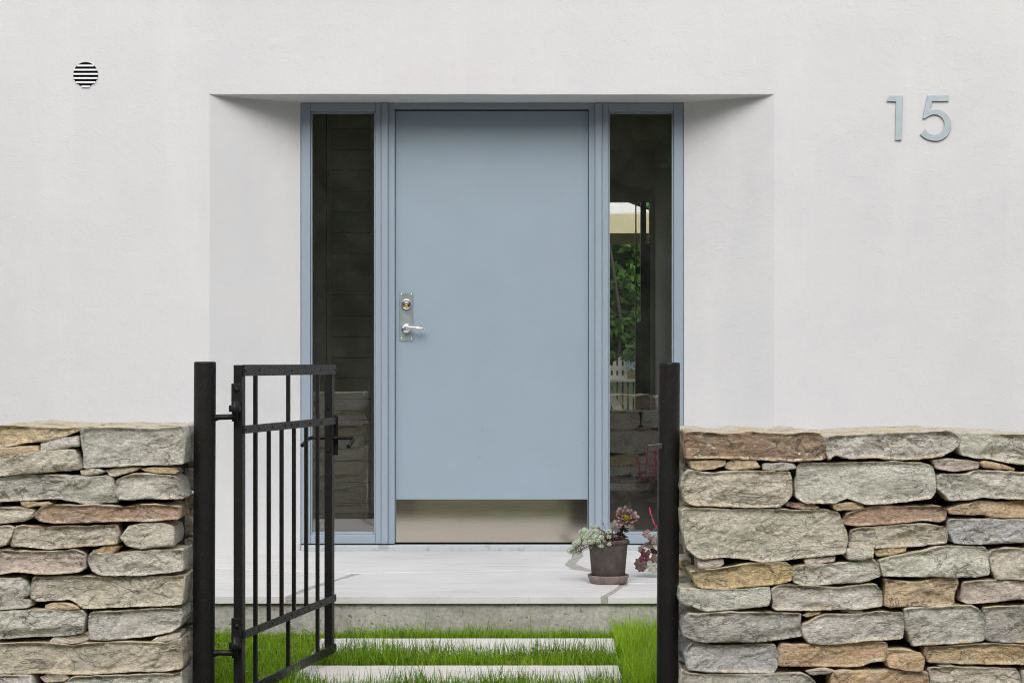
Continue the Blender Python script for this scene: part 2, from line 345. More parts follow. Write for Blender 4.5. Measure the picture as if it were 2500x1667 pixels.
for p in me.polygons: p.use_smooth = True
me.transform(Matrix.Translation((0, -D_FAC, 0)))
w = link('wall', me, M['plaster'], house)
bv = w.modifiers.new('bevel', 'BEVEL'); bv.width = .005; bv.segments = 3; bv.limit_method = 'ANGLE'; bv.angle_limit = R(25)
w.modifiers.new('wn', 'WEIGHTED_NORMAL')
D_BACK = 14.2
# other walls, roof
def hpart(name, mb, mt, parent=None, bevel=0): return local(mb, HL).build(name, mt, parent or house, None, bevel)
hpart('side_wall', MB().box(-4.8,-4.5,D_FAC+.01,D_BACK,-.2,3.15), M['plaster']); hpart('side_wall', MB().box(4.5,4.8,D_FAC+.01,D_BACK,-.2,3.15), M['plaster'])
hpart('roof', MB().box(-4.95,4.95,D_FAC-.0+.02,D_BACK+.15,3.15,3.32), M['roof'])
xo0, xo1 = -.60, wx(1584, D_BACK); zo = wz(495, D_BACK)
bk = MB(); bk.box(-4.5,xo0,D_BACK-.25,D_BACK,-.2,3.14); bk.box(xo1,4.5,D_BACK-.25,D_BACK,-.2,3.14); bk.box(xo0,xo1,D_BACK-.25,D_BACK,zo,3.14); bk.box(xo0,xo1,D_BACK-.25,D_BACK,-.2,Z0)
hpart('back_wall', bk, M['interior'])
hpart('floor', MB().box(-4.5,4.5,DB+.05,D_BACK-.26,.02,Z0+.002), mat('wood_floor', (.34,.27,.19), .45))
hpart('ceiling', MB().box(-4.5,4.5,D_FAC+.02,D_BACK-.26,2.62,2.75), M['interior'])
hpart('inner_lining', MB().box(-4.5,IL-.003,DB-.02,DB+.05,.0,2.6).box(IR+.003,4.5,DB-.02,DB+.05,.0,2.6).box(IL-.003,IR+.003,DB-.02,DB+.05,ZT+.003,2.6), M['interior'])
# partition of horizontal boards seen through the left side window
DP = 11.2
hpart('partition', MB().box(-3.2, -.62, DP+.02, DP+.12, Z0+.004, 2.615), M['dark_hole'])
bx0, bx1 = wx(811, DP), wx(904, DP); bh = 50.7/F*DP
zt_ = wz(365-50.7*4, DP); k = 0
while zt_ > Z0+.02:
    z1_ = min(zt_-.004, 2.61); z0_ = max(zt_-bh, Z0+.006)
    if z1_ > z0_: hpart('board', MB().box(bx0, bx1, DP-.004, DP+.019, z0_, z1_), M['board'], None, .002)
    zt_ -= bh
hpart('wall_panel', MB().box(-3.2, wx(796, DP), DP-.006, DP+.018, Z0+.006, 2.61), M['board'])
hpart('trim_strip', MB().box(wx(798.5, DP), wx(810, DP), DP-.012, DP+.019, Z0+.006, 2.61), M['interior'])
hpart('trim_strip', MB().box(wx(905, DP), -.62, DP-.012, DP+.019, Z0+.006, 2.61), M['interior'])
hpart('control_panel', MB().box(wx(840, DP), wx(876, DP), DP-.025, DP-.0045, wz(561, DP), wz(524, DP)), M['switch'], None, .004)
# side passage wall on the right
hpart('passage_wall', MB().box(1.06,1.16,DB+.06,D_BACK-.26,Z0+.004,2.615), M['interior'])
# garden window of dark bars
gw = MB(); zb = wz(1010, D_BACK)
def vb(a, b, z0=Z0+.003, z1=zo-.003, dy=(-.16,-.10)): gw.box(wx(a,D_BACK), wx(b,D_BACK), D_BACK+dy[0], D_BACK+dy[1], z0, z1)
vb(1548.3,1550.6); vb(1561,1574); vb(1582,1583.9); gw.box(xo0, wx(1548.2,D_BACK), D_BACK-.158, D_BACK-.102, Z0+.003, Z0+.08)
hpart('garden_door_frame', gw, M['dark_metal'])
hpart('garden_door_panel', MB().box(wx(1550.7,D_BACK), wx(1560.9,D_BACK), D_BACK-.15, D_BACK-.11, Z0+.003, wz(790,D_BACK)).box(wx(1574.1,D_BACK), wx(1581.9,D_BACK), D_BACK-.15, D_BACK-.11, Z0+.003, wz(600,D_BACK)), M['dark_wood'])
hpart('garden_door_handle', MB().tube([(wx(1552,D_BACK), D_BACK-.19, wz(790,D_BACK)), (wx(1572,D_BACK), D_BACK-.19, wz(793,D_BACK)), (wx(1584,D_BACK), D_BACK-.19, wz(790,D_BACK))], .012), M['dark_metal'])

# door frame, side windows and door -----------------------------------------
def X(px): return wx(px, D_FR)
def Z(py): return wz(py, D_FR)
ZTOP = ZT - .002; zbot = Z(1327); zth0 = Z0+.001
frame = MB()
frame.box(X(963.6-16), X(963.4), D_FR+.004, D_FR+.085, zbot, ZTOP-.028)       # door jambs
frame.box(X(1438), X(1452.5), D_FR+.004, D_FR+.085, zbot, ZTOP-.028)
frame.box(X(947.6), X(1452.5), D_FR+.0045, D_FR+.085, ZTOP-.030+.0025, ZTOP)      # head
fr = hpart('door_frame', frame, M['frame_paint'], None, .0015)
for a, b in ((931.2, 947.2), (1452.9, 1469.2)):
    hpart('cover_strip', MB().box(X(a), X(b), D_FR-.010, D_FR+.05, zbot, ZTOP-.0005), M['frame_paint'], fr, .003)
hpart('threshold', MB().box(IL+.004, IR-.004, D_FR-.028, D_FR+.10, zth0, Z(1329.5)), M['threshold'], None, .002)
hpart('threshold_gap', MB().box(IL+.004, IR-.004, D_FR+.03, D_FR+.09, Z(1329.4), zbot-.0005), M['dark_hole'])
def side_window(x0, x1, g0, g1):
    f = MB(); y0, y1 = D_FR, D_FR+.075; gt, gb = Z(272.5), Z(1304)
    f.box(x0, g0, y0, y1, zbot, ZTOP); f.box(g1, x1, y0, y1, zbot, ZTOP)
    f.box(g0+.0004, g1-.0004, y0+.0006, y1, gt, ZTOP); f.box(g0+.0004, g1-.0004, y0+.0006, y1, zbot, gb)
    win = hpart('window', f, M['frame_paint'], None, .003)
    bd = MB(); w_ = .008
    bd.box(g0+.0005, g0+w_, y0+.016, y0+.030, gb+.0005, gt-.0005); bd.box(g1-w_, g1-.0005, y0+.016, y0+.030, gb+.0005, gt-.0005)
    bd.box(g0+w_+.0003, g1-w_-.0003, y0+.0165, y0+.030, gt-w_, gt-.0005)
    # sloping sill bead
    n = len(bd.v); bd.add([(g0+w_,y0+.004,gb+.001),(g1-w_,y0+.004,gb+.001),(g1-w_,y0+.030,gb+.012),(g0+w_,y0+.030,gb+.012),(g0+w_,y0+.030,gb-.002),(g1-w_,y0+.030,gb-.002)], [(0,1,2,3),(3,2,5,4),(0,4,5,1),(0,3,4),(1,5,2)])
    hpart('glazing_bead', bd, M['frame_paint'], win, .001)
    hpart('pane', MB().box(g0+.001, g1-.001, y0+.031, y0+.037, gb+.001, gt-.001), M['glass'], win)
    return win
wl_ = side_window(IL+.002, X(930.8), X(757.5), X(916.5)); wl_['label'] = 'left side window reflecting the stone wall, boards behind the glass'
wr_ = side_window(X(1469.6), IR-.002, X(1485), X(1645)); wr_['label'] = 'right side window with a view through to the green garden'
def DX(px): return wx(px, D_DOOR)
def DZ(py): return wz(py, D_DOOR)
dmb = MB().box(DX(965.3), DX(1436.6), D_DOOR, D_DOOR+.05, DZ(1323.5), DZ(271.2))
door = hpart('door', dmb, M['blue_paint'], None, .0015)
hpart('door_rebate', MB().box(X(948), X(1452), D_FR+.088, D_FR+.098, zbot, ZTOP-.003), M['dark_hole'])
hpart('kick_plate', MB().box(DX(967.4), DX(1434.2), D_DOOR-.0018, D_DOOR-.0002, DZ(1322.8), DZ(1218.5)), M['steel'], door)
# lock plate with rounded corners
def rrect(x0, x1, z0, z1, r, n=5):
    pts = []
    for cx_, cz_, a0 in ((x1-r, z1-r, 0), (x0+r, z1-r, 90), (x0+r, z0+r, 180), (x1-r, z0+r, 270)):
        for k in range(n+1):
            a = R(a0 + 90*k/n); pts.append((cx_+r*math.cos(a), cz_+r*math.sin(a)))
    return pts
yp = D_DOOR-.0045
hpart('lock_plate', MB().prism(rrect(DX(975), DX(1008.8), DZ(833), DZ(714.3), .006), yp, D_DOOR-.0002), M['zinc'], door, .001)
def disc(mb, cx_, cz_, prof, n=32):     # profile (r, y) revolved about an axis along y
    m_ = MB(); m_.lathe([(max(r,1e-5), 0-y) for r, y in prof], n); m_.xform(Matrix.Translation((cx_, 0, cz_)) @ Matrix.Rotation(R(90), 4, 'X'))
    mb.add(m_.v, m_.f, True); return mb
for px, py in ((980.3,719.5),(1004,719.5),(980.6,827),(1004.5,827)):
    s_ = MB(); disc(s_, DX(px), DZ(py), [(.0046,yp),(.0042,yp-.0012),(.0025,yp-.0020),(0,yp-.0022)], 14); hpart('screw', s_, M['chrome'], door)
cx_, cz_ = DX(992.4), DZ(743.3)
s_ = MB(); disc(s_, cx_, cz_, [(.0275,yp),(.0272,yp-.004),(.024,yp-.011),(.0205,yp-.0125),(.019,yp-.011),(.0185,yp-.004)]); hpart('lock_ring', s_, M['chrome'], door)
s_ = MB(); disc(s_, cx_, cz_-.001, [(.0184,yp-.0045),(.016,yp-.0055),(.0,yp-.0058)]); hpart('lock_cylinder', s_, mat('dark_steel',(.25,.25,.25),.3,1.0), door)
s_ = MB(); disc(s_, cx_-.0005, cz_-.006, [(.0088,yp-.0056),(.0084,yp-.0072),(0,yp-.0075)]); s_.box(cx_-.0015,cx_+.0005,yp-.0080,yp-.0070,cz_-.010,cz_-.002); hpart('key_plug', s_, M['brass'], door)
hx, hz = DX(992), DZ(801.3)
s_ = MB(); disc(s_, hx, hz, [(.0245,yp),(.0240,yp-.004),(.020,yp-.009),(.012,yp-.011),(.0105,yp-.012)]); hpart('handle_rose', s_, M['chrome'], door)
lv = MB(); ex = DX(1042.5)
pts = [(hx,yp-.009,hz),(hx,yp-.030,hz),(hx+.002,yp-.043,hz),(hx+.012,yp-.050,hz+.001),(hx+.03,yp-.051,hz+.0025),(hx+.05,yp-.050,hz+.001),(hx+.075,yp-.048,hz-.003),(ex-.004,yp-.047,hz-.0065),(ex,yp-.047,hz-.0075)]
lv.tube(pts, [.0100,.0095,.0098,.0100,.0078,.0082,.0092,.0060,.0020], 14); hpart('lever_handle', lv, M['chrome'], door)

# ------------------------------------------------------------------ vent and house number
vc = (wx(209.3, D_FAC), D_FAC, wz(182.7, D_FAC)); vent = thing('vent_grille', 'small round white vent grille with black slots on the plaster', 'vent', vc)
rr = .0575
s_ = MB(); disc(s_, 0, 0, [(.0610,.004),(.0607,-.0012),(.0600,-.0020),(.0583,-.0022),(.0577,-.0020),(.0575,.004)], 64); s_.build('ring', M['plaster'], vent)
s_ = MB(); disc(s_, 0, 0, [(.0574,-.0020),(0,-.0020)], 48); s_.build('backing', M['dark_hole'], vent)
for k in range(6):
    zz = (820-(525+133.5*k))/13.07/527*1.0; h = .0052
    hw = math.sqrt(max(rr*rr - zz*zz, 1e-6)) - .0006
    MB().add([(-hw,-.0070,zz-h),(hw,-.0070,zz-h),(hw,-.0020,zz+h*.55),(-hw,-.0020,zz+h*.55),(-hw,-.0060,zz-h-.0016),(hw,-.0060,zz-h-.0016),(hw,-.0015,zz+h*.2),(-hw,-.0015,zz+h*.2)],
        [(0,1,2,3),(7,6,5,4),(0,4,5,1),(1,5,6,2),(2,6,7,3),(3,7,4,0)]).build('slat', M['white_slat'] if 'white_slat' in M else M.setdefault('white_slat', mat('white_slat',(.66,.66,.67),.6)), vent)
def npt(x, y): return (wx(2140+x/10.455, D_FAC), wz(210+y/10.455, D_FAC))
num = thing('house_number', 'grey zinc house number 15 on the white wall', 'house number', (npt(1400,1390)[0], D_FAC, npt(0,1400)[1]))
nl = (npt(1400,1390)[0], D_FAC, npt(0,1400)[1])
d1 = [npt(*p) for p in ((320,262),(655,262),(630,1390),(465,1390),(487,425),(478,408),(250,402))]
local(MB().prism(d1, D_FAC-.010, D_FAC-.003), nl).build('digit', M['zinc_plain'], num, None, .0008)
pts = [(1295,252),(1840,250),(1835,400),(1412,402),(1355,640)]
oc, ic = (1490,1010), (1465,998)
a0 = math.atan2(640-oc[1], 1355-oc[0]); r0 = math.hypot(1355-oc[0], 640-oc[1]); a1 = math.atan2(1245-oc[1], 1105-oc[0])
if a1 < a0: a1 += 2*math.pi
r1 = math.hypot(1105-oc[0], 1245-oc[1])
for k in range(1, 41):
    u = k/40; a = a0+(a1-a0)*u; rr_ = 403 if .1 < u < .82 else (r0 + (403-r0)*u/.1 if u <= .1 else 403+(r1-403)*((u-.82)/.18)**1.5)
    pts.append((oc[0]+rr_*math.cos(a), oc[1]+rr_*math.sin(a)))
pts.append((1230,1110)); b0 = math.atan2(1110-ic[1], 1230-ic[0]); b1 = math.atan2(770-ic[1], 1310-ic[0])
if b1 > b0: b1 -= 2*math.pi
for k in range(1, 33): a = b0+(b1-b0)*k/32; pts.append((ic[0]+259*math.cos(a), ic[1]+259*math.sin(a)))
pts += [(1215,845),(1165,840)]
local(MB().prism([npt(*p) for p in pts], D_FAC-.010, D_FAC-.003), nl).build('digit', M['zinc_plain'], num, None, .0008)

# ------------------------------------------------------------------ entrance step
D_ST = (ZC-Z0)*F/(1455-HY)
step = thing('entrance_step', 'low concrete entrance step topped with pale stone slabs', 'step', (0, D_ST, 0)); SL = (0, D_ST, 0)
SX0, SX1 = -1.85, 1.75
local(MB().box(SX0+.015, SX1-.015, D_ST+.018, D_FAC+.02, -.2, Z0-.030), SL).build('concrete_base', M['concrete'], step, None, .006)
local(MB().box(SX0+.010, SX1-.010, D_ST+.006, D_FR+.05, Z0-.0295, Z0-.0035), SL).build('mortar_joint', M['mortar'], step)
f_ = lambda *ps: [on_floor(*p) for p in ps]
slabs = [
    [(SX0,D_ST)] + [on_floor(697,1455)] + f_((750,1432),(830,1409.5),(858,1399.5),(820,1398.3),(527,1387.5)) + [(SX0, on_floor(527,1387.5)[1]+.03)],
    [on_floor(712,1455)] + [on_floor(1467,1455)] + f_((1480,1448),(1500,1436.5),(1512,1426),(1480,1409),(1440,1395),(1394,1389),(1250,1392),(1100,1395.8),(884,1400),(832,1413.5),(770,1434.5)),
    [(SX0, on_floor(527,1386)[1]+.03)] + f_((527,1386),(820,1396.8),(868,1398.2),(1100,1394.2),(1250,1390.5),(1393,1387),(1378,1377.5),(1396,1360)) + [(on_floor(1396,1360)[0]+.02, D_FR+.04),(SX0, D_FR+.04)],
    [(on_floor(1422,1352)[0], D_FR+.04)] + f_((1424,1358),(1404,1377),(1442,1391.5),(1482,1406),(1516,1421.5),(1532,1424)) + [(SX1, on_floor(1532,1424)[1]),(SX1, D_FR+.04)],
    [on_floor(1484,1455), (SX1, D_ST), (SX1, on_floor(1532,1426)[1])] + f_((1534,1426),(1520,1431),(1503,1444))]
def roughen(poly, seg=.03, amp=.0015):
    out = []
    for i in range(len(poly)):
        a, b_ = Vector(poly[i]), Vector(poly[(i+1)%len(poly)]); n = max(1, int((b_-a).length/seg))
        for k in range(n):
            p = a.lerp(b_, k/n)
            if k: p += Vector((random.uniform(-amp,amp), random.uniform(-amp,amp)))
            out.append(tuple(p))
    return out
for i, poly in enumerate(slabs):
    clip = [(min(max(x,SX0),SX1), y) for x, y in poly]
    dz = (0, .0, .0005, .003, -.002)[i]
    cx_ = sum(p[0] for p in clip)/len(clip); cy_ = sum(p[1] for p in clip)/len(clip)
    mb = MB().slab(roughen(clip), Z0-.0285, Z0+dz); o = local(mb, (cx_,cy_,0)).build('paving_slab', M['pale_slab'], step, (cx_, cy_-D_ST, 0), .002)

# stepping stones in the grass
PAV = []
for (px0, px1, py, dep, lab) in ((783, 1497, 1557, .40, 'far pale stepping slab in the grass next to the entrance step'), (738, 1509, 1623, .40, 'near pale stepping slab in the grass at the picture bottom')):
    zt2 = .012; d0 = (ZC-zt2)*F/(py-HY); x0, x1 = wx(px0, d0), wx(px1, d0)
    PAV.append((x0, x1, d0-dep, d0))
    poly = roughen([(x0+.005,d0-dep),(x1-.003,d0-dep+.004),(x1,d0),(x0,d0-.003)], .03, .0022)
    c_ = ((x0+x1)/2, d0-dep/2, 0)
    o = local(MB().slab(poly, -.06, zt2), c_).build('stepping_slab', M['step_stone'], None, c_, .003)
    tag(o, lab, 'paving slab', 'stepping slabs in the front grass')

# ------------------------------------------------------------------ dry stone walls
DW, TH = 5.50, .50          # front face distance, thickness
K = DW/F/4.694              # metres for one pixel of a working crop
PAL = dict(gg=(166,163,153), lg=(195,191,179), pg=(179,178,166), gy=(172,167,159), dg=(142,140,135), bl=(155,155,154), be=(193,184,169), pb=(194,180,167),
           ta=(196,174,142), orr=(198,168,134), br=(134,112,92), rb=(150,126,108), ye=(214,188,138), ol=(176,168,151))
OR = dict(A=(0,1000), B=(0,1333), C=(1640,1020), D=(2000,1020), E=(1640,1333), F=(2000,1333))
LEFT = [
 ('A','ta',[(-60,190),(0,185),(110,180),(330,195),(560,205),(720,215),(930,205),(900,245),(760,290),(640,340),(480,365),(300,380),(120,415),(-60,445)],1),
 ('A','ta',[(-60,445),(0,440),(200,420),(430,408),(440,480),(200,510),(60,525),(-60,525)]),
 ('A','gy',[(455,375),(700,320),(890,295),(895,420),(650,460),(460,480)]),
 ('A','be',[(-60,540),(0,530),(250,500),(540,470),(855,455),(900,580),(930,690),(600,715),(300,740),(0,765),(-60,765)]),
 ('A','gg',[(915,215),(1100,205),(1500,210),(1800,215),(2090,190),(2125,300),(2120,500),(2100,620),(1980,635),(1600,640),(1300,655),(940,675),(945,500),(905,300)],1),
 ('A','be',[(905,700),(1000,685),(1120,680),(1190,705),(1130,740),(1000,765),(930,745)]),
 ('A','be',[(1190,700),(1350,670),(1610,660),(1530,710),(1400,745),(1300,770),(1240,765)]),
 ('A','ta',[(1605,680),(1750,665),(1990,670),(2030,715),(2000,740),(1800,730),(1650,710)]),
 ('A','gg',[(-60,790),(0,780),(300,745),(650,750),(1000,765),(1190,755),(1270,790),(1305,880),(1335,1000),(1325,1065),(1150,1075),(1000,1085),(820,1060),(640,1020),(500,1030),(200,1050),(0,1060),(-60,1060)]),
 ('A','gy',[(1340,790),(1500,735),(1750,740),(2010,760),(2060,900),(2110,1020),(1900,1030),(1700,1020),(1420,1030),(1340,1020),(1300,910)]),
 ('A','ta',[(210,1045),(350,1045),(420,1070),(530,1060),(575,1085),(500,1105),(380,1110),(300,1130),(230,1100)]),
 ('A','be',[(-60,1125),(0,1125),(250,1130),(370,1150),(375,1240),(250,1280),(0,1310),(-60,1310)]),
 ('A','rb',[(390,1190),(470,1110),(600,1090),(900,1095),(1150,1090),(1400,1115),(1600,1085),(1950,1095),(2050,1110),(2065,1250),(1850,1270),(1650,1285),(1400,1275),(1150,1290),(850,1300),(600,1305),(450,1280),(400,1250)]),
 ('A','be',[(-60,1345),(0,1340),(100,1340),(155,1360),(110,1480),(60,1550),(-60,1580)]),
 ('A','be',[(170,1340),(250,1325),(500,1350),(800,1330),(1000,1340),(1320,1310),(1355,1440),(1340,1540),(1100,1560),(800,1580),(540,1600),(300,1575),(100,1570)]),
 ('A','be',[(1365,1470),(1460,1340),(1620,1300),(1850,1300),(1980,1350),(2000,1450),(1980,1560),(1800,1580),(1600,1600),(1450,1560)]),
 ('B','orr',[(1030,65),(1180,5),(1270,-5),(1325,10),(1290,80),(1200,85)]),
 ('B','pb',[(-60,40),(0,45),(180,60),(600,60),(860,40),(970,90),(985,250),(900,300),(600,325),(400,325),(220,295),(0,325),(-60,325)]),
 ('B','lg',[(995,170),(1030,70),(1260,90),(1600,55),(1900,45),(2085,45),(2095,200),(2100,285),(1900,310),(1600,340),(1150,340),(1050,290),(1015,240)]),
 ('B','gy',[(-60,370),(0,370),(220,370),(290,420),(325,510),(310,570),(250,605),(330,640),(340,700),(200,720),(0,735),(-60,735)]),
 ('B','ol',[(350,370),(600,350),(1000,355),(1500,355),(2000,350),(2120,330),(2110,450),(2090,600),(2080,670),(1900,685),(1500,700),(1150,715),(940,725),(870,660),(780,620),(560,635),(400,640),(330,590)]),
 ('B','ta',[(495,690),(600,655),(780,660),(860,690),(905,730),(700,740),(520,735)]),
 ('B','lg',[(-60,760),(0,750),(300,735),(700,740),(930,745),(965,800),(945,1000),(800,1030),(600,1040),(300,1050),(0,1070),(-60,1080)]),
 ('B','gg',[(1005,800),(1030,760),(1400,745),(1800,715),(2050,720),(2080,800),(2050,930),(1950,990),(1700,1040),(1400,1070),(1150,1085),(1020,1080),(1000,980)]),
 ('B','be',[(540,1110),(590,1050),(800,1040),(970,1010),(1000,1060),(990,1100),(820,1130),(600,1120)]),
 ('B','be',[(1710,1100),(1780,1050),(2050,1000),(2050,1050),(1960,1090),(1850,1105)]),
 ('B','ol',[(-60,1130),(0,1125),(200,1110),(500,1110),(820,1140),(1200,1100),(1500,1095),(1720,1110),(1900,1110),(2060,1060),(2090,1200),(2095,1350),(2080,1410),(1900,1440),(1500,1445),(1000,1480),(500,1465),(0,1465),(-60,1465)]),
 ('B','lg',[(-60,1480),(360,1480),(380,1540),(375,1780),(-60,1780)]),
 ('B','pb',[(440,1510),(560,1455),(720,1470),(780,1520),(700,1560),(500,1570)]),
 ('B','lg',[(740,1560),(830,1500),(1100,1490),(1500,1475),(1900,1465),(1970,1475),(2080,1430),(2090,1600),(2080,1790),(1400,1800),(440,1790),(420,1640)]),
 ('B','gg',[(-60,1800),(500,1800),(1180,1815),(1190,2080),(-60,2080)]),
 ('B','be',[(1210,1815),(2080,1810),(2090,2080),(1210,2080)]),
]
RIGHT = [
 ('C','br',[(160,170),(280,150),(600,185),(900,155),(1150,175),(1300,190),(1500,165),(1700,170),(1770,290),(1765,480),(1400,500),(1150,490),(800,470),(500,470),(160,470),(140,330)],1),
 ('D','gy',[(100,210),(400,195),(800,175),(1200,165),(1500,150),(1620,220),(1620,310),(1560,370),(1440,440),(1200,470),(1000,490),(800,470),(500,460),(380,475),(180,430),(120,490),(80,400)],1),
 ('D','lg',[(1650,190),(1700,170),(2000,185),(2420,195),(2420,540),(2200,520),(2000,480),(1800,465),(1640,430),(1620,350)],1),
 ('C','ta',[(215,500),(430,480),(630,490),(625,545),(480,590),(310,610),(235,580)]),
 ('C','ta',[(640,510),(720,480),(960,485),(1030,565),(850,595),(700,600),(620,580)]),
 ('C','gg',[(1045,530),(1280,505),(1400,530),(1435,580),(1270,610),(1050,595)]),
 ('C','ol',[(110,790),(160,640),(200,600),(400,635),(800,610),(1200,610),(1365,620),(1380,720),(1385,880),(1320,970),(1240,1025),(900,1030),(500,1015),(250,1005),(150,960)]),
 ('D','pg',[(-250,560),(-180,520),(100,515),(500,510),(900,505),(1180,515),(1310,560),(1350,700),(1340,860),(1280,930),(1050,955),(800,990),(540,1000),(430,960),(330,920),(180,985),(0,985),(-160,985),(-270,900),(-260,700)]),
 ('D','pb',[(1325,480),(1500,475),(1840,500),(1840,570),(1700,600),(1550,620),(1350,580)]),
 ('D','orr',[(1855,520),(1900,490),(2100,530),(2260,580),(2250,600),(2050,590),(1900,565)]),
 ('D','lg',[(1360,680),(1420,640),(1700,650),(1800,605),(2100,610),(2420,640),(2420,940),(2200,930),(1900,915),(1700,940),(1500,950),(1440,880),(1350,800)]),
 ('C','rb',[(1310,1010),(1350,985),(1640,995),(1715,1040),(1530,1055),(1400,1030)]),
 ('D','orr',[(175,985),(350,970),(530,985),(520,1030),(400,1060),(230,1070),(180,1040)]),
 ('C','be',[(110,1060),(200,1030),(600,1050),(1000,1040),(1500,1060),(1780,1045),(1920,1085),(1970,1200),(2030,1360),(2010,1520),(1990,1559),(1800,1579),(1500,1609),(1120,1654),(1000,1654),(850,1619),(600,1599),(320,1619),(240,1559),(170,1500),(120,1300)]),
 ('D','rb',[(285,1190),(330,1100),(520,1040),(700,1010),(1000,1020),(1330,1010),(1450,1030),(1480,1090),(1470,1160),(1410,1200),(1200,1180),(1000,1205),(700,1230),(400,1245),(300,1220)]),
 ('D','orr',[(1480,1050),(1650,990),(1880,950),(2100,970),(2420,950),(2420,1150),(2200,1150),(2000,1150),(1900,1115),(1700,1120),(1500,1100)]),
 ('D','ol',[(345,1460),(380,1290),(470,1265),(800,1240),(1200,1215),(1460,1250),(1490,1330),(1485,1445),(1100,1480),(700,1500),(450,1505),(350,1490)]),
 ('D','bl',[(1500,1200),(1520,1165),(1900,1160),(2420,1165),(2420,1430),(2000,1450),(1700,1455),(1550,1440),(1495,1300)]),
 ('F','gg',[(310,60),(330,35),(630,30),(625,130),(500,165),(330,160)]),
 ('F','ta',[(640,60),(800,30),(1020,20),(1010,70),(850,110),(680,130)]),
 ('F','lg',[(690,165),(850,120),(1200,60),(1400,5),(1600,0),(1900,10),(1950,60),(1960,330),(1850,355),(1500,360),(1000,350),(740,345),(700,230)]),
 ('F','be',[(1955,80),(2000,40),(2300,25),(2420,30),(2420,390),(2050,385),(2000,310),(1970,240)]),
 ('E','pb',[(300,190),(310,155),(590,160),(600,210),(560,240),(320,270)]),
 ('E','pb',[(1530,170),(1600,115),(1890,125),(1880,180),(1560,225)]),
 ('E','ye',[(215,300),(270,280),(500,265),(900,200),(1300,185),(1385,230),(1385,400),(1200,440),(900,470),(600,495),(350,490),(270,450)]),
 ('E','lg',[(1390,290),(1420,230),(1800,205),(2100,180),(2320,150),(2390,220),(2410,350),(2200,420),(1800,445),(1520,460),(1400,420)]),
 ('E','pg',[(85,600),(95,480),(400,495),(800,490),(1130,465),(1145,600),(1120,690),(800,720),(500,745),(370,745),(250,700),(100,650)]),
 ('E','gy',[(1150,490),(1250,435),(1500,455),(1900,480),(2200,445),(2350,440),(2420,520),(2420,690),(2200,725),(1900,725),(1600,745),(1165,735)]),
 ('F','ta',[(755,600),(780,430),(770,375),(1050,420),(1200,400),(1350,365),(1600,365),(1605,440),(1560,560),(1565,680),(1400,700),(1150,690),(850,710),(760,690)]),
 ('F','pb',[(1640,600),(1660,420),(1750,405),(2000,390),(2420,400),(2420,620),(2250,615),(2000,650),(1700,665),(1640,640)]),
 ('E','ta',[(1505,800),(1560,765),(1720,755),(1700,790),(1560,820)]),
 ('E','pg',[(1960,750),(2020,715),(2150,720),(2220,760),(2150,790),(2050,775)]),
 ('E','dg',[(115,920),(140,830),(200,780),(380,765),(800,755),(1200,765),(1490,775),(1480,900),(1500,1030),(1350,1060),(1000,1100),(700,1100),(400,1105),(250,1080),(130,1020)]),
 ('E','gy',[(1500,900),(1600,860),(1680,810),(1800,780),(2100,785),(2400,755),(2660,765),(2680,900),(2660,1070),(2300,1090),(1900,1130),(1600,1125),(1520,1050),(1490,950)]),
 ('F','gg',[(985,720),(1200,705),(1500,690),(1750,680),(1850,730),(1890,800),(1915,960),(1890,1080),(1700,1110),(1300,1130),(1080,1145),(1050,1070),(1010,950),(990,850)]),
 ('F','dg',[(1900,710),(2100,690),(2420,685),(2420,1110),(2200,1110),(1950,1090),(1900,1060),(1910,900)]),
 ('E','bl',[(150,1250),(200,1160),(250,1110),(400,1130),(700,1150),(1000,1120),(1200,1130),(1230,1250),(1220,1390),(1180,1460),(900,1460),(500,1450),(200,1430),(160,1330)]),
 ('E','orr',[(1235,1200),(1270,1130),(1600,1130),(2000,1120),(2300,1095),(2460,1105),(2480,1130),(2470,1320),(2300,1340),(2200,1380),(2000,1395),(1700,1385),(1230,1385)]),
 ('F','orr',[(790,1180),(1000,1190),(1180,1230),(1220,1300),(1200,1440),(1000,1430),(800,1390),(780,1280)]),
 ('F','orr',[(1225,1160),(1500,1145),(1900,1120),(2150,1120),(2420,1140),(2420,1360),(2000,1355),(1600,1350),(1260,1340),(1230,1260)]),
 ('F','pg',[(1365,1375),(1480,1350),(1560,1375),(1540,1395),(1400,1390)]),
 ('E','ol',[(1545,1440),(1680,1405),(1760,1400),(1870,1430),(1800,1470),(1620,1490)]),
 ('E','pg',[(110,1400),(180,1465),(500,1470),(900,1475),(1200,1460),(1500,1460),(1580,1490),(1660,1568),(1660,1760),(800,1770),(100,1760)]),
 ('F','orr',[(170,1450),(300,1420),(600,1440),(900,1430),(1250,1450),(1270,1540),(1280,1760),(130,1760),(150,1520)]),
 ('F','be',[(1265,1400),(1500,1390),(1800,1395),(2250,1400),(2310,1460),(2330,1568),(2320,1760),(1300,1760)]),
 ('F','gg',[(2325,1440),(2420,1430),(2420,1760),(2340,1760)]),
 ('E','gy',[(90,1785),(1100,1790),(1110,2080),(90,2080)]), ('E','be',[(1130,1790),(2200,1785),(2210,2080),(1130,2080)]), ('F','gg',[(530,1785),(1500,1785),(1510,2080),(530,2080)]), ('F','pb',[(1525,1785),(2420,1785),(2420,2080),(1525,2080)]),
]
def chaikin(p, q=.14):
    out = []
    for i in range(len(p)):
        a, b_ = np.array(p[i]), np.array(p[(i+1)%len(p)]); out += [tuple(a*(1-q)+b_*q), tuple(a*q+b_*(1-q))]
    return out
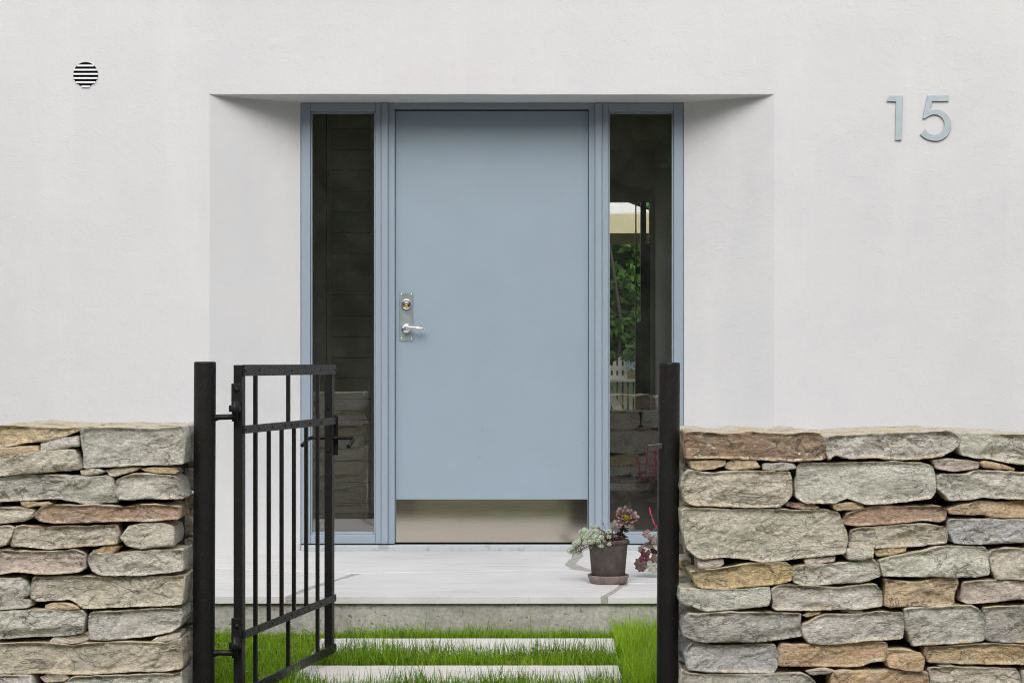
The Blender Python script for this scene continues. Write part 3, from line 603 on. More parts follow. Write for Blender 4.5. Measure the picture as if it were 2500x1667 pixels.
def outline(poly, seg, amp, seed):
    poly = chaikin(poly, .09); out = []
    for i in range(len(poly)):
        a, b_ = np.array(poly[i]), np.array(poly[(i+1)%len(poly)]); L = np.linalg.norm(b_-a); n = max(1, int(round(L/seg)))
        for k in range(n): out.append(a+(b_-a)*k/n)
    res = []
    for p in out:
        v_ = noise.noise_vector(Vector((p[0]*38+seed, p[1]*38, seed))) + noise.noise_vector(Vector((p[0]*110, p[1]*110+seed, seed)))*.6
        res.append((p[0]+v_.x*amp, p[1]+v_.y*amp))
    return res
def in_poly(P, Q):
    x, y = P[:,0], P[:,1]; ins = np.zeros(len(P), bool); n = len(Q)
    for i in range(n):
        x1, y1 = Q[i]; x2, y2 = Q[i-1]
        c_ = (y1 > y) != (y2 > y)
        with np.errstate(divide='ignore', invalid='ignore'): ins ^= c_ & (x < (x2-x1)*(y-y1)/(y2-y1+1e-12)+x1)
    return ins
def bdist(P, Q):
    Q = np.array(Q); A = Q; B = np.roll(Q, -1, 0); d = np.full(len(P), 9.0)
    for a, b_ in zip(A, B):
        ab = b_-a; t_ = np.clip(((P-a)@ab)/(ab@ab+1e-12), 0, 1); d = np.minimum(d, np.linalg.norm(P-(a+t_[:,None]*ab), axis=1))
    return d
def stone_mesh(poly, depth, seed, sp=.006, smooth_f=1.0, cap=False):
    """outline in (x,z) about its centre; front face at y = 0 towards -y"""
    Q = outline(poly, sp*1.0, .0016, seed); Qn = np.array(Q)
    mn, mx_ = Qn.min(0), Qn.max(0); h = min(mx_-mn)
    gx, gz = np.meshgrid(np.arange(mn[0], mx_[0], sp), np.arange(mn[1], mx_[1], sp)); P = np.stack([gx.ravel(), gz.ravel()], 1)
    P = P + rng.uniform(-.33, .33, P.shape)*sp; P = P[in_poly(P, Q)]; P = P[bdist(P, Q) > sp*.55] if len(P) else P
    n = len(Q); allp = [Vector(q) for q in Q] + [Vector(p) for p in P]
    vv, _, ff, *_r = delaunay_2d_cdt(allp, [], [list(range(n))], 1, 1e-7)
    V2 = np.array([(p.x, p.y) for p in vv]); d = bdist(V2, Q)
    Rr = min(.0050, h*.12)
    Rv = np.array([Rr*(.6+.9*max(0, noise.noise(Vector((x*24, z*24, seed*3.1)))+.15)) for x, z in V2]); q_ = np.clip(d/Rv, 0, 1); round_ = Rv*.9*(1-q_)*(1-.35*q_)
    tx, tz = random.uniform(-.03,.03), random.uniform(-.06,.06)
    wd_ = mx_[0]-mn[0]; fac_ = np.full(len(V2), -1.0)
    for kpl in range(int(4+wd_/.06)):
        pcx, pcz = random.uniform(mn[0], mx_[0]), random.uniform(mn[1], mx_[1]); gx_, gz_ = random.gauss(0,.10), random.gauss(0,.24)
        fac_ = np.maximum(fac_, (V2[:,0]-pcx)*gx_ + (V2[:,1]-pcz)*gz_ - random.uniform(.000,.004))
    fac_ = np.clip(fac_*smooth_f, -.007, .018)
    amp = min(.0080, h*.11)*smooth_f; Y = np.zeros(len(V2)); fade = np.clip(d/(Rr*1.2), .25, 1)
    ca, sa = math.cos(R(-28)), math.sin(R(-28))
    for i, (x, z) in enumerate(V2):
        xr, zr = x*ca - z*sa, x*sa + z*ca
        big = noise.noise(Vector((xr*9, zr*16, seed*1.7)))
        cell = noise.cell(Vector((x*16+noise.noise(Vector((x*14,z*14,seed)))*1.4, z*22+noise.noise(Vector((x*14,z*14,seed+9)))*1.4, seed)))
        rid = 1-abs(noise.noise(Vector((xr*26, zr*55, seed*2.3))))*2
        fine = noise.noise(Vector((xr*70, zr*120, seed)))
        qn = noise.noise(Vector((xr*7+3, zr*17, seed*.9))) + .35*noise.noise(Vector((xr*22, zr*30, seed))); big = .45*big + 1.25*math.floor(qn*3.2)/3.2
        Y[i] = (big*.9 + cell*.45*smooth_f + rid*.40)*amp*fade[i] + fine*.0020*fade[i]*smooth_f
    Y = Y + round_ + fac_*fade + tx*V2[:,0] + tz*V2[:,1]
    verts = [(x, y, z) for (x, z), y in zip(V2, Y)]; faces = [tuple(f) for f in ff]
    # boundary order
    ed = {}
    for f in faces:
        for a, b_ in zip(f, f[1:]+f[:1]):
            if (b_, a) in ed: del ed[(b_, a)]
            else: ed[(a, b_)] = 1
    nxt = {a: b_ for a, b_ in ed}; st_ = next(iter(nxt)); loop = [st_]
    while nxt[loop[-1]] != st_ and len(loop) < len(nxt)+2: loop.append(nxt[loop[-1]])
    prev = loop; m_ = len(loop); c_ = V2.mean(0)
    for k, dd in enumerate((.018, .045, .08, .12, .165, .21, .26)):
        if dd > depth: dd = depth
        ring = []
        for idx in loop:
            x, z = V2[idx]; nv = noise.noise_vector(Vector((x*22, dd*22, z*22+seed)))*.0045 + noise.noise_vector(Vector((x*60, dd*60, z*60+seed)))*.0018
            sh = .0012*(1-k*.3); ring.append(len(verts)); r_ = Vector((x-c_[0], z-c_[1])); r_ = r_.normalized() if r_.length else r_
            verts.append((x + r_.x*sh + nv.x, max(Y[idx],0)*.4 + dd, z + r_.y*sh + nv.z))
        for i in range(m_): faces.append((prev[i], ring[i], ring[(i+1)%m_], prev[(i+1)%m_]))
        prev = ring
        if dd >= depth: break
    ci = len(verts); verts.append((c_[0], depth, c_[1]))
    for i in range(m_): faces.append((prev[i], ci, prev[(i+1)%m_]))
    me = bpy.data.meshes.new('stone'); me.from_pydata(verts, [], faces); me.polygons.foreach_set('use_smooth', [True]*len(faces))
    bm_ = bmesh.new(); bm_.from_mesh(me); bmesh.ops.recalc_face_normals(bm_, faces=bm_.faces); bm_.to_mesh(me); bm_.free()
    me.materials.append(M['stone'])
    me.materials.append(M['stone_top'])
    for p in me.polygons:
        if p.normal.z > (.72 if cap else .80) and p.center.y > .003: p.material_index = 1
    me.update(); return me
ALB = 2.1
def put_stone(parent, base, poly, depth, colr, seed, sp, proud, back=True, sm=1.0, cap=False):
    P = np.array(poly); c_ = (P.min(0)+P.max(0))/2
    me = stone_mesh([tuple(p-c_) for p in P], depth, seed, sp, sm, cap)
    l_ = lin(colr); j = random.uniform(.95, 1.05); j = min(j, .86/(max(l_)*ALB))
    o = link('stone', me, None, parent, (c_[0]-base[0], DW+proud-base[1], c_[1]-base[2])); o.color = (*[min(1, k_*ALB*j*random.uniform(.98,1.02)) for k_ in l_], 1)
    if back:
        o2 = o.copy(); COL.objects.link(o2); o2.parent = parent; o2.scale = (1,-1,1); o2.location = (o.location.x, TH - (proud), o.location.z); o2.color = o.color
def crop_pt(cr, p):
    px = OR[cr][0] + p[0]/4.694; py = OR[cr][1] + p[1]/4.694
    return (wx(px, DW), wz(py, DW))
def build_wall(name, label, stones, xe, side, far):
    base = (xe, DW, 0); wall = thing(name, label, 'stone wall', base)
    for i, s_ in enumerate(stones):
        poly = [crop_pt(s_[0], p) for p in s_[2]]; cap = len(s_) > 3
        P = np.array(poly); h = np.ptp(P[:,1]); w_ = np.ptp(P[:,0]); small = h < .034
        proud = random.uniform(-.006, .008) + (.012 if small else 0)
        smf = {'pg':.55,'gg':.8}.get(s_[1], 1.0)
        if poly[0][1] < .02: sp = .014
        else: sp = .0042 if small else .0050
        put_stone(wall, base, poly, (.249 if cap else (.10 if small else .17)), PAL[s_[1]], 3.1*i+side*50, sp, proud, True, smf, cap)
    # courses carried on past the picture's edge
    x_in = wx(-14 if side < 0 else 2517, DW); x_in += side*.006
    z = 0.0; row = 0
    while z < .77:
        hh = random.uniform(.06, .10)
        ztw = .850 if side < 0 else .828
        top = ztw if z+hh > .77 else z+hh
        x = x_in
        while abs(x) < far:
            ww = random.uniform(.16, .34); a, b_ = sorted((x, x+side*(ww-.008)))
            j = lambda: random.uniform(-.006, .006)
            poly = [(a+.004,z+.006+j()*.5),((a+b_)/2,z+.005+j()*.6),(b_-.004,z+.006+j()*.5),(b_+j(),(z+top)/2),(b_-.006,top-.004+j()*.5),((a+b_)/2,top-.003+j()*.5),(a+.006,top-.004+j()*.5),(a+j(),(z+top)/2)]
            put_stone(wall, base, poly, .249 if top == ztw else .17, PAL[random.choice(['gg','lg','be','gy','ta','orr','ol','pb','pg'])], random.uniform(0,400), .016, random.uniform(-.006,.008), True, 1.0, top == ztw)
            x += side*ww
        z = top
    a, b_ = sorted((xe+side*.05, side*(far+.1)))
    local(MB().box(a, b_, DW+.11, DW+TH-.11, -.05, .80), base).build('rubble_core', M['core'], wall)
    return wall
XLW, XRW = wx(445, DW), wx(1672, DW)
build_wall('stone_wall', 'dry stone wall of mixed grey and tan stones left of the gate', LEFT, XLW, -1, 2.5)
build_wall('stone_wall', 'dry stone wall with a brown capstone right of the gate opening', RIGHT, XRW, 1, 2.6)

# ------------------------------------------------------------------ gate posts
DG = 5.61
def post(px_top, px_bot, py_top, label, extra):
    x_t = wx(px_top, DG); z_t = wz(py_top, DG); slope = (px_top-px_bot)/(1667-py_top); x_b = x_t - slope*(z_t+.25)
    bx = x_t - slope*z_t; base = (bx, DG, 0); o = thing('gate_post', label, 'gate post', base); r = .0325
    pts = [(x_b,DG,-.25),(x_t-slope*.5,DG,z_t-.5),(x_t-slope*.004,DG,z_t-.004)]
    local(MB().tube(pts, r, 40, caps=False), base).build('tube', M['black'], o)
    local(MB().lathe([(r,-.0045),(r*.985,-.0015),(r*.93,0),(1e-4,.0006)], 40, (x_t,DG,z_t)), base).build('cap', M['black'], o)
    extra(o, base); return o
def hinge_x(): return wx(579, DG)
def left_extra(o, base):
    for py, in ((1018,),(1592,)):
        z = wz(py, DG); xa = wx(500, DG); xh = hinge_x()
        local(MB().tube([(xa,DG,z-.002),(xa+.034,DG,z-.002),(xa+.042,DG-.002,z),(xh-.006,DG-.022,z+.002)], [.011,.010,.0085,.0085], 14), base).build('hinge_arm', M['black'], o)
        local(MB().tube([(xh-.004,DG-.022,z-.012),(xh-.004,DG-.022,z+.050)], .0085, 14), base).build('hinge_pin', M['black'], o)
def right_extra(o, base):
    z = wz(1087, DG); x0 = wx(1612, DG); x1 = wx(1579, DG)
    local(MB().prism([(x0+.004,z+.006),(x0-.004,z+.008),(x0-.012,z+.0045),(x1,z+.0035),(x1,z+.001),(x0-.012,z-.004),(x0-.002,z-.010),(x0+.004,z-.008)], DG-.030, DG-.018), base).build('latch_catch', mat('worn_steel',(.10,.10,.10),.4,.7), o, None, .0015)
post(500.5, 497.0, 883, 'round black steel gate post carrying the hinges of the open gate', left_extra)
post(1633.7, 1629.2, 885, 'round black steel gate post with a latch catch, right of the opening', right_extra)

# ------------------------------------------------------------------ gate
D1 = DG*1.16
G0 = Vector((wx(591.6, DG), DG)); G1 = Vector((wx(817.3, D1), D1)); GL = (G1-G0).length; U = (G1-G0)/GL; N = Vector((U.y, -U.x))   # N: face towards the right
gate = thing('gate', 'black iron bar gate standing open in the wall gap', 'gate', (G0.x, G0.y, 0))
def gp(u, n, z): return (U.x*u + N.x*n, U.y*u + N.y*n, z)
def gbox(u0, u1, n0, n1, z0, z1):
    v_ = [gp(u0,n0,z0),gp(u1,n0,z0),gp(u1,n1,z0),gp(u0,n1,z0),gp(u0,n0,z1),gp(u1,n0,z1),gp(u1,n1,z1),gp(u0,n1,z1)]
    return MB().add(v_, [(0,3,2,1),(4,5,6,7),(0,1,5,4),(1,2,6,5),(2,3,7,6),(3,0,4,7)])
def u_at(px):
    k_ = (px-CX)/F; return (k_*G0.y - G0.x)/(U.x - k_*U.y)
ztop, zbt = wz(890, DG), .045
zm = wz(1038.6, DG); zl = wz(1539, DG)
gbox(.0, .030, -.0285, -.0005, -.02+.04, ztop-.001).build('stile', M['black'], gate, None, .0025)
gbox(GL-.030, GL, -.0285, -.0005, zbt+.001, ztop-.001).build('stile', M['black'], gate, None, .0025)
for z0, z1 in ((ztop-.034, ztop), (zm-.0245, zm), (zl-.0245, zl), (zbt, zbt+.031)):
    gbox(.002, GL-.001, 0, .006, z0, z1).build('rail', M['black'], gate, None, .0012)
bars = [u_at(p) for p in (628.6,661.2,692.3,722.4,752.3,779.8)]; bw = .0058; bn0, bn1 = -.0125, -.0006
mid_ = u_at(708.5)
riv = MB(); riv.lathe([(.0042,0),(.0038,.0018),(.002,.0032),(1e-4,.0036)], 10); riv.xform(Matrix.Rotation(math.atan2(N.y,N.x), 4, 'Z') @ Matrix.Rotation(R(90), 4, 'Y')); rivm = riv.mesh('rivet'); rivm.materials.append(M['black'])
def rivet(u, z):
    link('rivet', rivm, None, gate, gp(u, .006, z))
for i, u in enumerate(bars):
    z0 = zbt+.002 if i in (0,5) else zl-.022; z1 = ztop-.004 if i in (0,5) else zm-.003
    gbox(u-bw, u+bw, bn0, bn1, z0, z1).build('bar', M['black'], gate, None, .0012)
    rivet(u, zm-.012); rivet(u, zl-.012)
    if i in (0,5): rivet(u, ztop-.018); rivet(u, zbt+.016)
gbox(mid_-bw, mid_+bw, bn0, bn1, zm-.022, ztop-.004).build('bar', M['black'], gate, None, .0012); gbox(mid_-bw, mid_+bw, bn0, bn1, zbt+.002, zl-.003).build('bar', M['black'], gate, None, .0012)
for z in (ztop-.018, zm-.012, zl-.012, zbt+.016): rivet(mid_, z); rivet(.012, z); rivet(GL-.012, z)
# hinge straps on the stile front
def strap(py0, py1, bolts, name='hinge_strap'):
    z1, z0 = wz(py0, DG), wz(py1, DG); h_ = gbox(-.0065, -.0005, -.033, .000, z0, z1).build(name, M['black'], gate, None, .002)
    for zb_ in bolts:
        b_ = MB(); b_.lathe([(.0075,0),(.007,.003),(.004,.0055),(1e-4,.006)], 14); b_.xform(Matrix.Rotation(math.atan2(-U.y,-U.x), 4, 'Z') @ Matrix.Rotation(R(90), 4, 'Y'))
        b_.build('bolt', M['black'], h_, gp(-.0065, -.015, wz(zb_, DG)))
    # eye
    px_ = Vector((hinge_x()-.004 - G0.x, DG-.022 - G0.y)); zc_ = z0-.008
    e_ = MB(); e_.lathe([(.0095,-.010),(.0165,-.010),(.0175,-.006),(.0175,.006),(.0165,.010),(.0095,.010),(.0095,-.010)], 24, (px_.x, px_.y, zc_)); e_.build('hinge_eye', M['black'], h_)
    m_ = gp(-.006, -.012, zc_); MB().tube([(px_.x+.006, px_.y+.010, zc_), (m_[0], m_[1], zc_+.006), (m_[0], m_[1], zc_+.02)], .0085, 10).build('hinge_lug', M['black'], h_)
strap(936, 990, (951, 984)); strap(1508, 1566, (1527, 1558))
# handle and latch
zh = wz(1068, D1); uh = GL-.016
def G3(u, n, z): return Vector(gp(u, n, z))
hd = MB(); L_ = .072
ax = [G3(uh-.075, -L_-.016, zh-.024), G3(uh-.020, -L_-.012, zh-.004), G3(uh-.004, -L_-.004, zh), G3(uh, -L_+.012, zh), G3(uh, L_-.004, zh), G3(uh-.004, L_+.006, zh-.001), G3(uh-.02, L_+.008, zh-.006), G3(uh-.075, L_+.004, zh-.026)]
hd.tube(ax, .0068, 12); hd.build('handle', M['black'], gate)
gbox(GL+.0005, GL+.004, -.030, .012, zh-.06, zh+.075).build('latch_plate', M['black'], gate, None, .001)
for zz in (zh+.100, zh-.045):
    s_ = MB(); s_.lathe([(.005,0),(.0045,.002),(1e-4,.004)], 12); s_.xform(Matrix.Rotation(math.atan2(-U.y,-U.x), 4, 'Z') @ Matrix.Rotation(R(90), 4, 'Y')); s_.build('screw', M['black'], gate, gp(GL-.0302, -.014, zz))

# ------------------------------------------------------------------ flower pot, saucer and succulents
PC = (wx(1485, 7.66), 7.66, Z0+.0005)
s_ = MB().lathe([(1e-4,0),(.070,0),(.0735,.002),(.0845,.031),(.0848,.0335),(.0835,.0345),(.0805,.034),(.079,.031),(.069,.006),(1e-4,.005)], 64); sau = s_.build('pot_saucer', M['clay_pale'], None, PC, 0)
tag(sau, 'pale pinkish clay saucer under the dark flower pot', 'saucer')
PB = (PC[0], PC[1], PC[2]+.0056); pot = thing('flower_pot', 'dark brown clay pot with a rope rim standing on a saucer', 'flower pot', PB)
PH = .170
MB().lathe([(1e-4,0),(.062,0),(.0655,.003),(.0785,PH-.022),(.079,PH-.016),(.079,PH-.004),(.072,PH-.002),(.070,PH-.02),(.066,PH-.04)], 64).build('body', M['clay'], pot)
nn, kk = 160, 12; vs_, fs_ = [], []
for i in range(nn):
    a = 2*math.pi*i/nn
    for k in range(kk):
        ph = 2*math.pi*k/kk; rr_ = .0088 + .0026*math.sin(26*a + 2*ph)
        vs_.append(((.0765+rr_*math.cos(ph))*math.cos(a), (.0765+rr_*math.cos(ph))*math.sin(a), PH-.008+rr_*math.sin(ph)*1.05))
fs_ = [(i*kk+k, ((i+1)%nn)*kk+k, ((i+1)%nn)*kk+(k+1)%kk, i*kk+(k+1)%kk) for i in range(nn) for k in range(kk)]
MB().add(vs_, fs_, True).build('rope_rim', M['clay'], pot)
MB().lathe([(1e-4,PH-.022),(.04,PH-.020),(.069,PH-.026)], 32).build('soil', M['soil'], pot)
ZR = PB[2]+PH
def at(px, py, d): return Vector((wx(px,d), d, wz(py,d)))
# stonecrop: rosettes of small pointed leaves on trailing stems
def rosette_mesh(r, n1=8, n2=6):
    mb = MB()
    for ring, (n, rad, lift, w_) in enumerate(((n1, r, .25, .30), (n2, r*.72, .62, .27), (4, r*.42, 1.1, .22))):
        for k in range(n):
            a = 2*math.pi*(k+.5*ring)/n; ca_, sa_ = math.cos(a), math.sin(a); z1 = lift*rad
            def P_(f, s, zz): return (ca_*rad*f - sa_*s*r, sa_*rad*f + ca_*s*r, zz)
            mb.add([P_(.08,-.06,.02*r), P_(.08,.06,.02*r), P_(.62,w_*.55,z1*.55), P_(1.0,0,z1), P_(.62,-w_*.55,z1*.55), P_(.55,0,z1*.30-.10*r)], [(0,1,5),(1,2,5),(2,3,5),(3,4,5),(4,0,5),(0,4,3,2,1)], True)
    return mb.mesh('rosette')
rm = rosette_mesh(.0125); rm.materials.append(M['stonecrop']); rm2 = rosette_mesh(.0112, 7, 5); rm2.materials.append(M['stonecrop']); rm3 = rosette_mesh(.010, 7, 5); rm3.materials.append(M['stonecrop_red'])
rm4 = rosette_mesh(.010, 7, 5); rm4.materials.append(leafmat('dark_sedum', (.085,.035,.03), (.17,.08,.06), .1))
SB = (PC[0], PC[1], ZR-.02); sed = thing('stonecrop', 'pale green trailing stonecrop spilling over the left rim of the pot', 'plant', SB)
spots = [(850,700),(950,715),(870,760),(600,820),(650,880),(720,860),(530,900),(780,970),(890,960),(1000,990),(1090,1040),(1170,1070),(850,1070),(960,1080),(540,1060),(620,1090),(720,1060),(470,1150),(560,1160),(690,1150),(840,1190),(1020,1180),(1100,1270),(1220,1210),(1150,1320),(1230,1310),(1405,1280),(330,1260),(370,1320),(290,1310),(170,1470),(200,1540),(330,1500),(400,1530),(280,1560),(930,850),(1000,880),(1390,1050),(1430,840),(1380,880),(600,980),(760,1190),(640,1220),(420,1200),(250,1400),(1060,940),(680,1000),(900,1180),(1130,960),(460,1240),(120,1520)]
spots += [(x+random.uniform(-45,45), y+random.uniform(-45,45)) for x, y in spots if x < 1300 and random.random() < .8]
spots += [(x+random.uniform(-60,60), y+random.uniform(-50,50)) for x, y in spots if 400 < x < 1250 and y > 850 and random.random() < .35]
stem = MB()
for x, y in spots:
    px, py = 1380+x/13.07, 1230+y/13.07
    d = PC[1] - .02 - .055*min(1, max(0, (py-1280)/40)) + random.uniform(-.012, .012)
    if px < 1425: d = PC[1] - .005 + random.uniform(-.015, .01)
    p = at(px, py, d); o = link('rosette', random.choice((rm, rm2)), None, sed, p - Vector(SB))
    sc = random.uniform(.78, 1.18); o.scale = (sc,)*3
    out = (p - Vector((PC[0], PC[1]+.03, ZR-.06))).normalized(); nrm = (out*.8 + Vector((0,-.75,.35)) + Vector((random.uniform(-.5,.5), random.uniform(-.2,.3), random.uniform(-.4,.5)))).normalized()
    o.rotation_euler = nrm.to_track_quat('Z','Y').to_euler()
    root = Vector((PC[0]+random.uniform(-.055,.03), PC[1]+random.uniform(-.05,.0), ZR-.012)); mid2 = (root+p)/2 + Vector((0,-.006,.018))
    stem.tube([root-Vector(SB), mid2-Vector(SB), p-nrm*.002-Vector(SB)], .0011, 5)
for k in range(26):
    p = Vector((PC[0]+random.uniform(-.015,.06), PC[1]+random.uniform(-.05,.04), ZR+random.uniform(-.012,.022))); o = link('rosette', rm4, None, sed, p-Vector(SB)); sc = random.uniform(.9,1.5); o.scale = (sc,sc,sc); o.rotation_euler = Vector((random.uniform(-.6,.6), -.5, .8)).to_track_quat('Z','Y').to_euler()
for x, y in ((1080,770),(1150,850),(1230,910),(1290,970),(1190,1000),(1260,1010),(1500,790),(1580,740),(1460,1000)):
    p = at(1380+x/13.07, 1230+y/13.07, PC[1]-.02+random.uniform(-.02,.02)); o = link('rosette', rm3, None, sed, p-Vector(SB)); sc = random.uniform(.6,.95); o.scale = (sc,sc,sc*1.4)
    o.rotation_euler = (Vector((random.uniform(-.5,.5), -.6, .7))).to_track_quat('Z','Y').to_euler()
    stem.tube([Vector((p.x+.006, p.y+.01, ZR-.015))-Vector(SB), p-Vector(SB)], .0011, 5)
for (a, b_) in (((900,1250),(830,1390)),((1430,1150),(1405,1250)),((1290,820),(1200,620)),((560,1250),(470,1480)),((600,1270),(540,1480))):
    d = PC[1]-.085 if a[0] > 700 and a[1] > 1100 else PC[1]-.02
    stem.tube([at(1380+a[0]/13.07,1230+a[1]/13.07,d)-Vector(SB), at(1380+b_[0]/13.07,1230+b_[1]/13.07,d)-Vector(SB)], .0011, 5)
stem.build('stems', M['stem'], sed)
for x, y, mt_ in ((830,1395,rm3),(1205,620,rm3)):
    d = PC[1]-.085 if y > 1000 else PC[1]-.02; o = link('rosette', mt_, None, sed, at(1380+x/13.07,1230+y/13.07,d)-Vector(SB)); o.scale = (.6,.6,.6); o.rotation_euler = (R(70),0,0)
# aeonium rosette on a dark stem
AC = at(1527.7, 1266.7, PC[1]-.005); AB = (PC[0]+.045, PC[1], ZR-.02); aeo = thing('aeonium', 'purple rosette succulent with a yellow green heart in the pot', 'plant', AB)
def aleaf_mesh(name, L, W, mt_):
    mb = MB(); rows = [(0,.22),(.25,.30),(.5,.52),(.72,.92),(.88,.86),(1.0,.36)]; vs2 = []
    for f, w_ in rows:
        cz2 = .30*L*f*f
        for s in (-1,0,1): vs2.append((L*f, s*W*w_*.5, cz2 + (abs(s)*.06*L*f)))
        for s in (1,0,-1): vs2.append((L*f, s*W*w_*.42, cz2 - .05*L*(1-abs(s)*.5) ))
    n = 6; fs2 = [(i*n+k, i*n+(k+1)%n, (i+1)*n+(k+1)%n, (i+1)*n+k) for i in range(len(rows)-1) for k in range(n)]; e_ = (len(rows)-1)*n; fs2.append(tuple(e_+k for k in range(n)))
    mb.add(vs2, fs2, True); me_ = mb.mesh(name); me_.materials.append(mt_); return me_
la = aleaf_mesh('leaf', .049, .018, M['aeonium']); lb = aleaf_mesh('leaf', .036, .015, M['aeonium']); lc = aleaf_mesh('leaf', .018, .009, M['aeonium_heart']); ld = aleaf_mesh('leaf', .036, .019, M['aeonium_dark'])
face = Vector((.02,-.86,.50)).normalized(); Q0 = face.to_track_quat('Z','Y')
for me_, n, tilt, off, ph in ((la,15,4,0,0),(la,13,20,.002,14),(lb,9,38,.004,5),(lc,7,48,.006,20),(lc,5,68,.008,3)):
    for k in range(n):
        q = Q0 @ Euler((0, -R(tilt+random.uniform(-5,5)), 0)).to_quaternion() if False else Q0 @ Matrix.Rotation(R(360*k/n+ph+random.uniform(-11,11)), 4, 'Z').to_quaternion() @ Matrix.Rotation(-R(tilt+random.uniform(-11,9)), 4, 'Y').to_quaternion()
        o = link('leaf', me_, None, aeo, AC + face*off - Vector(AB)); o.rotation_mode = 'QUATERNION'; o.rotation_quaternion = q; sc = random.uniform(.74,1.1); o.scale = (sc,)*3
for k in range(26):
    a = 360*k/13 + random.uniform(-10,10); q = Matrix.Rotation(R(a), 4, 'Z').to_quaternion() @ Matrix.Rotation(R(random.uniform(15,60)), 4, 'Y').to_quaternion()
    o = link('leaf', ld, None, aeo, AC + Vector((-.0006*k,.010,-.014-.0018*k)) - Vector(AB)); o.rotation_mode = 'QUATERNION'; o.rotation_quaternion = q; sc = random.uniform(.6,.95); o.scale = (sc,)*3
MB().tube([(0,0,-.005), (.0,.004,.03), Vector(AC)+Vector((0,.01,-.004))-Vector(AB)], .0055, 10).build('stem', M['dark_stem'], aeo)

# coral bells and pink flower spikes in a second pot behind the right post
HC = (.735, 7.92, Z0+.004); hp = thing('flower_pot', 'brown clay pot of coral bells behind the right gate post', 'flower pot', HC)
MB().lathe([(1e-4,0),(.075,0),(.085,.01),(.100,.17),(.108,.172),(.108,.20),(.098,.20),(.095,.18),(1e-4,.175)], 48).build('body', M['clay'], hp)
HB = (HC[0], HC[1], HC[2]+.18); heu = thing('coral_bells', 'coral bells with mauve, magenta and grey veined leaves beside the post', 'plant', HB)
def hleaf(r, lobes=7):
    vs2, fs2, vein = [(0,0,0)], [], [1.0]; NS = 42
    for ring, f in enumerate((.3,.55,.8,1.0)):
        for k in range(NS):
            th = -R(155) + R(310)*k/(NS-1); lob = 1 + .055*math.cos(lobes*th*360/310)*f + .02*math.sin(23*th)*f
            rr_ = r*f*lob*(1.0 if abs(th) < R(120) else 1-.25*(abs(th)-R(120))/R(35))
            crin = .09*r*f*math.cos(lobes*th*360/310) - .22*r*f*f
            vs2.append((rr_*math.cos(th), rr_*math.sin(th), crin)); c2 = math.cos(lobes*th*360/310); vein.append(1.0 if c2 > .86 and ring < 3 else (.35 if ring == 3 else 0))
    for k in range(NS-1): fs2.append((0, 1+k, 2+k))
    for ring in range(3):
        for k in range(NS-1): a = 1+ring*NS+k; fs2.append((a, a+NS, a+NS+1, a+1))
    me_ = bpy.data.meshes.new('leaf'); me_.from_pydata(vs2, [], fs2); me_.polygons.foreach_set('use_smooth', [True]*len(fs2))
    at_ = me_.attributes.new('vein', 'FLOAT', 'POINT'); at_.data.foreach_set('value', vein); return me_
hm = {k_: hleaf(.040, 6+i%3) for i, k_ in enumerate(('mauve','maroon','magenta','rust','sage','brown'))}
for k_, me_ in hm.items(): me_.materials.append(M['heuchera_'+k_])
hst = MB()
def heu_leaf(p, kind, sc, nrm, spin):
    o = link('leaf', hm[kind], None, heu, p-Vector(HB)); o.scale = (sc,)*3; o.rotation_mode = 'QUATERNION'
    o.rotation_quaternion = Vector(nrm).normalized().to_track_quat('Z','Y') @ Matrix.Rotation(R(spin), 4, 'Z').to_quaternion()
    c2 = Vector((HC[0]-.02, HC[1], HC[2]+.185)); hst.tube([c2-Vector(HB), (c2+p)/2+Vector((0,0,.03))-Vector(HB), p-Vector(HB)], .0014, 5)
S8 = 8.255
for x, y, kind, r_, nrm, spin in ((415,670,'mauve',75,(-.2,-.8,.6),200),(500,750,'mauve',62,(.2,-.9,.3),250),(475,885,'mauve',85,(-.1,-.6,.8),200),(305,975,'mauve',70,(-.5,-.7,.5),215),(375,1060,'maroon',75,(-.2,-.9,.1),260),(345,1200,'magenta',84,(-.3,-.95,.2),240),
        (268,1300,'brown',112,(-.55,-.75,.0),255),(470,1195,'rust',78,(.1,-.8,.5),250),(545,1315,'sage',112,(.1,-.97,.15),270),(570,1005,'maroon',70,(0,-.8,.4),260),(595,790,'mauve',70,(.1,-.8,.4),270),(620,1150,'brown',90,(0,-.8,.3),270),(650,900,'sage',90,(0,-.8,.5),240)):
    d = HC[1] - .10 + random.uniform(-.03,.03); p = at(1530+x/S8, 1220+y/S8, d); heu_leaf(p, kind, 1.35*(r_/S8/F*d)/.040, nrm, spin)
for k in range(26):
    a = random.uniform(0, 2*math.pi); rr_ = random.uniform(.05,.15); p = Vector((HC[0]+.03+rr_*math.cos(a), HC[1]+rr_*math.sin(a)*.8, HC[2]+.20+random.uniform(-.03,.10)))
    if p.x < .66: p.x = .66 + random.uniform(0,.05)
    heu_leaf(p, random.choice(('mauve','maroon','brown','rust','maroon')), random.uniform(.8,1.2), (math.cos(a)*.6, math.sin(a)*.6, .8), random.uniform(0,360))
hst.build('stems', M['stem'], heu)
FB = (HC[0]+.02, HC[1]+.02, HC[2]+.18); fl = thing('pink_flower_spikes', 'bright pink flower spikes rising beside the right gate post', 'plant', FB)
